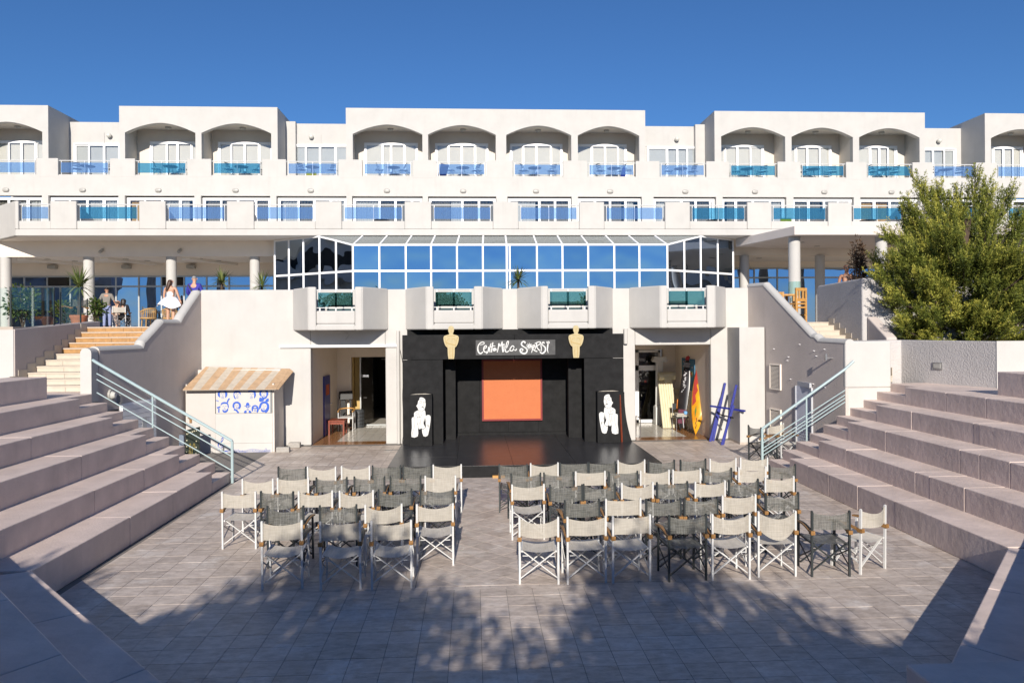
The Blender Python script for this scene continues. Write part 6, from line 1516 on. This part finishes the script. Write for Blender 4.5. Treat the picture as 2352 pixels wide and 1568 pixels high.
# ------------------------------------------------------------ people
def skin_mesh(name, verts, edges, radii, mat_, parent, root=0, sub=2):
    me = bpy.data.meshes.new(name); me.from_pydata([tuple(v) for v in verts], edges, []); me.materials.append(mat_)
    o = bpy.data.objects.new(name, me); COL.objects.link(o); o.parent = parent
    sk = o.modifiers.new('skin', 'SKIN'); sk.use_smooth_shade = True
    for i, r in enumerate(radii): o.data.skin_vertices[0].data[i].radius = (r if isinstance(r, tuple) else (r, r)); o.data.skin_vertices[0].data[i].use_root = (i == root)
    s_ = o.modifiers.new('sub', 'SUBSURF'); s_.levels = sub; s_.render_levels = sub
    return o
def person(label, loc, rz, J, skin, cloth, hair, H=1.75):
    """J: joints in the figure's own space (x right, y forward, z up, metres for a 1.75 m figure)"""
    p = thing('person', label, 'person', loc, rz); k = H/1.75
    S_ = lambda v: tuple(c*k for c in v)
    names = ['pelvis', 'waist', 'chest', 'neck', 'headb', 'headm', 'headt', 'shL', 'elL', 'wrL', 'haL', 'shR', 'elR', 'wrR', 'haR', 'hiL', 'knL', 'anL', 'toL', 'hiR', 'knR', 'anR', 'toR']
    rad = [(.135, .10), (.115, .085), (.145, .10), .052, .062, (.075, .095), .058, .058, .042, .030, (.022, .040), .058, .042, .030, (.022, .040), .085, .058, .040, .036, .085, .058, .040, .036]
    E_ = [(0, 1), (1, 2), (2, 3), (3, 4), (4, 5), (5, 6), (2, 7), (7, 8), (8, 9), (9, 10), (2, 11), (11, 12), (12, 13), (13, 14), (0, 15), (15, 16), (16, 17), (17, 18), (0, 19), (19, 20), (20, 21), (21, 22)]
    V_ = [S_(J[n]) for n in names]
    body = skin_mesh('body', V_, E_, [tuple(c*k for c in r) if isinstance(r, tuple) else r*k for r in rad], skin, p)
    # fingers: five unequal short chains from each palm; face: nose, brow, ears
    for s, ha, wr in (('L', 'haL', 'wrL'), ('R', 'haR', 'wrR')):
        h = Vector(S_(J[ha])); d = (h-Vector(S_(J[wr]))).normalized(); sd = d.cross(Vector((0, 1, 0))).normalized() if abs(d.y) < .9 else Vector((1, 0, 0))
        q = MB()
        for i, l in enumerate((.062, .075, .080, .072)):
            b = h + sd*.0 + Vector((0, 1, 0))*(.022*(1.5-i)) + d*.015; q.tube([b, b+d*l*.55*k, b+d*l*k+Vector((0, .012, 0))], [.011*k, .010*k, .007*k], 5)
        b = h - d*.03 + Vector((0, .04, 0)); q.tube([b, b+(d*.6+Vector((0, .8, 0)))*.04, b+(d*.95+Vector((0, .4, 0)))*.065], [.013*k, .011*k, .008*k], 5)
        q2 = [(x, y, z) for x, y, z in q.v]; o = MB(); o.v, o.f, o.mi = q2, q.f, q.mi
        off = wl(p); o.v = [(x+off.x, y+off.y, z+off.z) for x, y, z in o.v]; o.build('hand', skin, p, smooth=True)
    hm = Vector(S_(J['headm'])); off = wl(p); fwd = Vector(J.get('face', (0, 1, 0))).normalized(); sd = fwd.cross(Vector((0, 0, 1))).normalized()
    q = MB(); A = hm+off
    q.tube([A+fwd*.085*k+Vector((0, 0, .02)), A+fwd*.118*k+Vector((0, 0, -.025))], [.012, .018], 6)
    for s in (-1, 1): q.tube([A+sd*s*.078*k+Vector((0, 0, .02)), A+sd*s*.090*k+Vector((0, 0, -.025))], [.018, .012], 6)
    q.build('face', skin, p, smooth=True)
    q = MB()
    for s in (-1, 1): q.tube([A+fwd*.088*k+sd*s*.034*k+Vector((0, 0, .018)), A+fwd*.098*k+sd*s*.034*k+Vector((0, 0, .018))], .010, 6)
    q.tube([A+fwd*.096*k-sd*.022*k+Vector((0, 0, -.055)), A+fwd*.096*k+sd*.022*k+Vector((0, 0, -.055))], .007, 5)
    q.build('eyes_and_mouth', HAIRD, p)
    for nm, idx, rr, mm in cloth:
        mp = {n: i for i, n in enumerate(idx)}; ed = [(mp[names[a]], mp[names[b]]) for a, b in E_ if names[a] in mp and names[b] in mp]
        pts = []
        for n in idx:
            pts.append(Vector(S_(J[n])))
        skin_mesh(nm, pts, ed, [tuple(c*k for c in r) if isinstance(r, tuple) else r*k for r in rr], mm, p)
    if hair:
        hv, hr, hm_ = hair; skin_mesh('hair', [S_(v) for v in hv], [(i, i+1) for i in range(len(hv)-1)], [tuple(c*k for c in r) if isinstance(r, tuple) else r*k for r in hr], hm_, p, sub=1)
    return p
STAND = dict(pelvis=(0, 0, .97), waist=(0, .01, 1.12), chest=(0, 0, 1.33), neck=(0, .0, 1.50), headb=(0, .015, 1.56), headm=(0, .02, 1.645), headt=(0, .01, 1.72),
    shL=(-.18, 0, 1.42), elL=(-.235, -.02, 1.15), wrL=(-.25, .04, .90), haL=(-.25, .05, .82), shR=(.18, 0, 1.42), elR=(.235, -.02, 1.15), wrR=(.25, .04, .90), haR=(.25, .05, .82),
    hiL=(-.095, 0, .90), knL=(-.105, .02, .50), anL=(-.11, -.01, .09), toL=(-.12, .13, .035), hiR=(.095, 0, .90), knR=(.105, .02, .50), anR=(.11, -.01, .09), toR=(.12, .13, .035))
def J_(**kw): d = dict(STAND); d.update(kw); return d
TEE = (['waist', 'chest', 'shL', 'shR', 'pelvis', 'neck', 'elL', 'elR'], [(.135, .105), (.168, .125), .080, .080, (.150, .118), .078, .056, .056])
TRO = (['pelvis', 'hiL', 'knL', 'anL', 'hiR', 'knR', 'anR'], [(.148, .115), .102, .074, .058, .102, .074, .058])
greyT = mat('grey_tshirt', (.20, .185, .165), .9, .06, 8); jean = mat('pale_jeans', (.22, .26, .42), .9, .15, 10)
person('man in grey T-shirt and pale jeans standing at the stair head with his head turned', (-15.9, 33.3, 3.5), R(8),
   J_(elL=(-.27, -.06, 1.16), wrL=(-.30, -.02, .93), haL=(-.30, .0, .85), elR=(.29, -.02, 1.17), wrR=(.38, .02, .95), haR=(.40, .03, .87), face=(-.9, .45, 0)), SKINT,
   [('tshirt', *TEE, greyT), ('jeans', *TRO, jean)], ([(0, -.02, 1.62), (0, .0, 1.70), (0, .01, 1.74)], [(.080, .085), (.082, .095), (.05, .06)], HAIRD), 1.80)
wdress = mat('white_dress', (.82, .82, .84), .85)
wp = person('woman in a white dress with a wind-lifted skirt on the stairs', (-10.1, 25.5, 3.47), R(-6),
   J_(elL=(-.25, .03, 1.17), wrL=(-.27, .08, .93), haL=(-.27, .09, .86), elR=(.27, .0, 1.17), wrR=(.33, .05, .95), haR=(.34, .06, .88), anR=(.15, -.14, .12), knR=(.12, -.03, .52), toR=(.15, -.02, .04)), SKIN,
   [('dress_top', ['waist', 'chest', 'pelvis'], [(.122, .095), (.155, .112), (.15, .12)], wdress)],
   ([(0, -.0, 1.70), (0, -.05, 1.62), (-.03, -.09, 1.50), (-.07, -.11, 1.38), (-.10, -.12, 1.30)], [(.07, .08), (.09, .085), (.075, .05), (.06, .04), (.02, .02)], HAIRB), 1.66)
q = MB(); n, m_ = 28, 6; vs = []
for j in range(m_+1):
    t_ = j/m_
    for i in range(n):
        a = 2*math.pi*i/n; r_ = .13 + .24*t_**.8 + .035*t_*math.sin(a*6+t_*2); sx = -.05*t_
        z_ = 1.10*.95 - .30*t_**1.3 + .055*t_*math.sin(a*3+1.2) + .05*t_*math.cos(a-2.6)
        vs.append((r_*math.cos(a)*1.05+sx, r_*math.sin(a)*.85-.02*t_, z_))
q.add([(x-10.1, y+25.5, z+3.47) for x, y, z in vs], [(j*n+i, j*n+(i+1) % n, (j+1)*n+(i+1) % n, (j+1)*n+i) for j in range(m_) for i in range(n)]); q.build('skirt', wdress, wp, smooth=True)
bluej = mat('royal_blue_jacket', (.035, .035, .30), .8, .1, 8)
bp_ = person('grey-haired man in a royal blue jacket with a dark shoulder strap', (-9.5, 26.0, 3.5), R(-3), J_(elL=(-.26, .05, 1.17), wrL=(-.16, .2, 1.02), haL=(-.08, .24, 1.02), elR=(.26, .05, 1.17), wrR=(.16, .2, 1.02), haR=(.08, .24, 1.02)), SKIN,
   [('jacket', ['pelvis', 'waist', 'chest', 'shL', 'elL', 'wrL', 'shR', 'elR', 'wrR', 'neck'], [(.165, .125), (.150, .115), (.178, .125), .084, .062, .045, .084, .062, .045, .085], bluej), ('trousers', *TRO, mat('dark_trousers', (.03, .03, .04), .9))],
   ([(0, -.015, 1.62), (0, .0, 1.70), (0, .01, 1.735)], [(.079, .085), (.080, .092), (.05, .06)], HAIRG), 1.76)
q = MB(); q.bar((-9.66, 25.86, 4.95), (-9.36, 25.86, 4.42), .04, .012, (0, 1, 0)); q.build('shoulder_strap', BLACK, bp_)
SIT = dict(pelvis=(0, 0, .50), waist=(0, .01, .65), chest=(0, .02, .87), neck=(0, .04, 1.04), headb=(0, .06, 1.10), headm=(0, .07, 1.185), headt=(0, .06, 1.26),
    shL=(-.17, .02, .96), elL=(-.22, .06, .70), wrL=(-.15, .28, .62), haL=(-.10, .34, .62), shR=(.17, .02, .96), elR=(.22, .06, .70), wrR=(.15, .28, .62), haR=(.10, .34, .62),
    hiL=(-.09, .06, .48), knL=(-.10, .46, .50), anL=(-.10, .50, .09), toL=(-.10, .64, .04), hiR=(.09, .06, .48), knR=(.06, .46, .54), anR=(-.04, .58, .16), toR=(-.05, .70, .10))
floral = mat('patterned_blouse', (.60, .52, .42), .9, .6, 18, col2=(.22, .12, .08)); capri = mat('taupe_trousers', (.30, .23, .19), .9, .05, 6)
sp_ = person('seated woman in sunglasses and a patterned blouse with her legs crossed', (-15.15, 32.7, 3.5), R(195), dict(SIT, face=(0, 1, 0)), SKIN,
   [('blouse', *TEE, floral), ('trousers', *TRO, capri)], ([(0, .03, 1.25), (0, -.02, 1.18), (0, -.04, 1.05), (0, -.04, .95)], [(.075, .07), (.092, .065), (.09, .05), (.05, .03)], HAIRB), 1.66)
q = MB(); a_ = wl(sp_); q.box(a_.x-.07, a_.y-.19, a_.z+1.10, a_.x+.07, a_.y-.155, a_.z+1.145); ob = q.build('sunglasses', BLACK, sp_); ob.rotation_euler = (0, 0, -R(195)); 
person('dark-haired woman seated in the white director chair, back turned', (-14.3, 31.3, 3.5), R(0), dict(SIT), SKINT,
   [('top', *TEE, mat('dark_top', (.02, .018, .02), .9)), ('trousers', *TRO, mat('black_trousers', (.02, .02, .02), .9))], ([(0, .06, 1.27), (0, .03, 1.20), (0, -.01, 1.08), (0, -.03, .95)], [(.09, .10), (.125, .11), (.13, .08), (.10, .05)], HAIRD), 1.66)
person('dark-haired person in red glasses, only the head showing above the stair coping', (-9.9, 27.6, 3.5), R(160), dict(SIT, face=(0, 1, 0)), SKIN,
   [('top', *TEE, mat('red_top', (.3, .05, .05), .9)), ('trousers', *TRO, jean)], ([(0, .06, 1.26), (0, .02, 1.20), (0, -.0, 1.12)], [(.08, .09), (.095, .09), (.06, .05)], HAIRD), 1.66)
rp = person('bare-shouldered woman in sunglasses looking over the tall rough wall', (11.62, 22.6, 3.53), R(172), J_(face=(.1, 1, 0)), SKINT, [('top', ['waist', 'chest', 'pelvis'], [(.125, .098), (.155, .112), (.15, .12)], mat('dark_sun_top', (.05, .03, .03), .9)), ('skirt', *TRO, jean)],
   ([(0, -.01, 1.735), (0, -.07, 1.67), (0, -.07, 1.57)], [(.080, .075), (.092, .062), (.075, .04)], mat('auburn_hair', (.11, .035, .015), .5, .3, 30)), 1.76)
q = MB(); a_ = wl(rp); q.box(a_.x-.075, a_.y+.085, a_.z+1.655, a_.x+.075, a_.y+.12, a_.z+1.70); ob = q.build('sunglasses', BLACK, rp)

# ------------------------------------------------------------ terrace furniture
chair('W', -14.3, 30.95, 3.5, 0, 'white-framed chair on the terrace with the dark-haired woman in it', 'terrace chairs', back=0)
for i, (x, y, a, lb) in enumerate([(-13.3, 31.4, 10, 'dark-framed terrace chair behind the ochre stairs, nearest the wicker armchairs'), (-12.9, 32.6, 170, 'dark-framed terrace chair facing the stairs beyond the small table'), (-12.0, 23.4, 60, 'dark-framed terrace chair beside the terracotta pot')]):
    chair('D', x, y, 3.5, R(a), lb, 'terrace chairs')
def cafe_table(x, y, z, r, h, m_, label, group):
    t = thing('cafe_table', label, 'table', (x, y, z), group=group)
    q = MB(); q.lathe([(r, h-.03), (r+.01, h-.015), (r, h)], (x, y, z), 16); q.build('table_top', m_, t)
    q = MB()
    for k in range(3):
        a = k*2.09+.4; q.tube([(x+.05*math.cos(a), y+.05*math.sin(a), z+h-.03), (x+.12*math.cos(a), y+.12*math.sin(a), z+h*.5), (x+r*.85*math.cos(a), y+r*.85*math.sin(a), z)], .014, 5)
    q.build('leg', m_ if m_ is not WHITE else FRAMEW, t); return t
cafe_table(-13.2, 32.0, 3.5, .38, .72, FRAMED, 'small dark round table between the dark terrace chairs', 'terrace tables')
def wicker(x, y, rz, label):
    t = thing('wicker_chair', label, 'chair', (x, y, 3.5), rz, group='wicker armchairs on the terrace'); c, s_ = math.cos(rz), math.sin(rz)
    W_ = lambda a, b, z: (x+a*c-b*s_, y+a*s_+b*c, 3.5+z)
    q = MB(); pts = [W_(.30*math.cos(a), .30*math.sin(a)+.0, .66+.12*max(0, -math.sin(a))) for a in [math.pi*(1.0+i/12*1.0) for i in range(-2, 15)]]
    q.tube(pts, .028, 6)
    for a in [math.pi*(1+i/12) for i in range(0, 13)]: q.tube([W_(.28*math.cos(a), .28*math.sin(a), .40), W_(.30*math.cos(a), .30*math.sin(a), .66+.12*max(0, -math.sin(a)))], .014, 5)
    q.build('backrest', WICK, t)
    q = MB(); q.lathe([(.28, .36), (.31, .38), (.31, .42), (.28, .43)], (x, y, 3.5), 16); q.build('seat', WICK, t)
    for i in range(4):
        a = math.pi/4+i*math.pi/2; q = MB(); q.tube([W_(.24*math.cos(a), .24*math.sin(a), .37), W_(.27*math.cos(a), .27*math.sin(a), 0)], .02, 6); q.build('leg', WICK, t)
wicker(-13.0, 30.6, R(25), 'wicker armchair on the terrace, the one closer to the stair head'); wicker(-12.45, 31.4, R(0), 'wicker armchair on the terrace, half behind the woman in white')
def bar_chair(x, y, rz, label, hs):
    t = thing('bar_chair', label, 'chair', (x, y, 3.5), rz, group='tall pine bar chairs'); c, s_ = math.cos(rz), math.sin(rz); W_ = lambda a, b, z: (x+a*c-b*s_, y+a*s_+b*c, 3.5+z)
    for a, b, h in ((-.2, -.2, hs+.5), (.2, -.2, hs+.5), (-.2, .2, hs), (.2, .2, hs)):
        q = MB(); q.bar(W_(a, b, 0), W_(a, b, h), .06, .06, (0, 1, 0)); q.build('leg', PINE, t)
    q = MB(); q.bar(W_(-.22, 0, hs), W_(.22, 0, hs), .44, .05); q.build('seat', PINE, t)
    q = MB()
    for z in (hs+.46, hs+.12): q.bar(W_(-.22, -.2, z), W_(.22, -.2, z), .05, .10)
    for a in (-.08, .08): q.bar(W_(a, -.2, hs+.14), W_(a, -.2, hs+.42), .05, .03, (0, 1, 0))
    for z in (.25, .5): q.bar(W_(-.2, -.2, z), W_(.2, -.2, z), .04, .05); q.bar(W_(-.2, .2, z), W_(.2, .2, z), .04, .05); q.bar(W_(-.2, -.2, z), W_(-.2, .2, z), .04, .05); q.bar(W_(.2, -.2, z), W_(.2, .2, z), .04, .05)
    q.build('backrest', PINE, t)
bar_chair(10.55, 23.8, R(10), 'tall pine bar chair next to the wrapped column, the closer to the rough wall', .62); bar_chair(10.05, 24.0, R(-20), 'tall pine bar chair next to the wrapped column, lower back toward the stairs', .50)
t = thing('bar_table', 'pine bar table behind the tall bar chairs', 'table', (10.3, 24.9, 3.5))
q = MB(); q.box(9.7, 24.6, 4.42, 10.9, 25.3, 4.48); q.build('table_top', PINE, t)
for x in (9.76, 10.84):
    for y in (24.66, 25.24): q = MB(); q.box(x-.04, y-.04, 3.5, x+.04, y+.04, 4.42); q.build('leg', PINE, t)
for i, x in enumerate((10.2, 10.32)):
    q = MB(); q.lathe([(.03, 0), (.04, .01), (.04, .10), (.02, .12)], (x, 24.8, 4.48), 10); tag(q.build('salt_cellar', PAINTW, smooth=True), ['white salt cellar on the pine bar table, toward the stairs', 'white salt cellar on the pine bar table, toward the wall'][i], 'shaker', 'shakers on the bar table')

# balcony furniture seen through the glass panels
BLK = mat('balcony_furniture', (.05, .06, .08), .5); YEL = mat('yellow_towel', (.65, .50, .03), .8)
def folding_chair(x, y, z, rz, label, tilt=0):
    t = thing('balcony_chair', label, 'chair', (x, y, z), rz, group='balcony chairs'); c, s_ = math.cos(rz), math.sin(rz); W_ = lambda a, b, h: (x+a*c-b*s_, y+a*s_+b*c, z+h)
    q = MB()
    for a in (-.2, .2): q.tube([W_(a, .22, 0), W_(a, -.2, .84)], .013, 5); q.tube([W_(a, -.22, 0), W_(a, .18, .46)], .013, 5)
    q.build('frame', FRAMEW, t)
    q = MB(); q.box(-1, -1, 0, 1, 1, 0) if False else None
    for k in range(4): q.bar(W_(-.2, -.18+.1*k, .44), W_(.2, -.18+.1*k, .44), .07, .015)
    q.build('seat', BLK, t); q = MB()
    for k in range(3): q.bar(W_(-.2, -.10-.04*k, .60+.09*k), W_(.2, -.10-.04*k, .60+.09*k), .012, .05)
    q.build('backrest', BLK, t)
BN = ['first', 'second', 'third', 'fourth', 'fifth', 'sixth', 'seventh', 'eighth', 'ninth', 'tenth', 'eleventh', 'twelfth', 'thirteenth', 'fourteenth']
for i, (a, b) in enumerate(uo[1:14]):
    n = BN[12-i]; xm = (a+b)/2; u = (i*37 % 10)/10
    cafe_table(xm+.5*(u-.4), YA+.75, 11.0, .34, .60, BLK, f'small round table on the {n} upper balcony counted from the juniper end', 'balcony tables')
    folding_chair(xm-.7+.3*u, YA+.7, 11.0, R(-70+40*u), f'slatted chair on the {n} upper balcony from the juniper end, kiosk side of its table')
    folding_chair(xm+.85-.2*u, YA+.75, 11.0, R(80-30*u), f'slatted chair on the {n} upper balcony from the juniper end, other side of its table')
for i, (a, b) in enumerate(lo[1:11]):
    if i in (3, 7, 9): cafe_table((a+b)/2+.2, YB+1.2, 7.9, .36, .33, BLK, f'low dark table on the {BN[9-i]} lower balcony counted from the juniper end', 'balcony tables')
for x, y, z, lb in ((-8.0, YA+.35, 11.05, 'yellow towel on the balcony floor beside the recessed window'), (14.0, YB+.5, 8.03, 'yellow towel low on a teal-railed lower balcony')):
    q = MB(); q.box(x-.25, y-.02, z, x+.25, y+.02, z+.2); tag(q.build('yellow_towel', YEL, bevel=.01), lb, 'towel', 'yellow towels on the balconies')
t = thing('folded_sunbed', 'dark blue folded canvas chair on an arched balcony', 'chair', (-1.5, YA+.6, 11))
q = MB(); q.bar((-1.55, YA+.55, 11.0), (-1.35, YA+.5, 11.7), .40, .06, (0, 1, 0)); q.build('canvas', mat('navy_canvas', (.02, .03, .12), .8), t); q = MB(); q.tube([(-1.6, YA+.5, 11), (-1.2, YA+.6, 11.75)], .015, 5); q.build('frame', FRAMED, t)
t = thing('drying_rack', 'white wire drying rack on the arched balcony by the recessed window', 'rack', (8.1, YA+.6, 11))
q = MB()
for k in range(6): q.tube([(7.75+.02*k, YA+.6+.05*k, 11.95), (8.35, YA+.6+.05*k, 11.95)], .008, 4)
for x in (7.8, 8.3): q.tube([(x, YA+.5, 11), (x, YA+.9, 12.0)], .012, 5); q.tube([(x, YA+.95, 11), (x, YA+.55, 12.0)], .012, 5)
q.build('rack_frame', FRAMEW, t)
q = MB(); q.prism([(7.55, 11.0), (7.85, 11.0), (7.85, 11.6), (7.75, 11.62)], 'y', YA+.5, YA+.53); tag(q.build('navy_towel', mat('navy_towel', (.02, .04, .25), .9)), 'navy towel draped low on the balcony with the drying rack', 'towel')
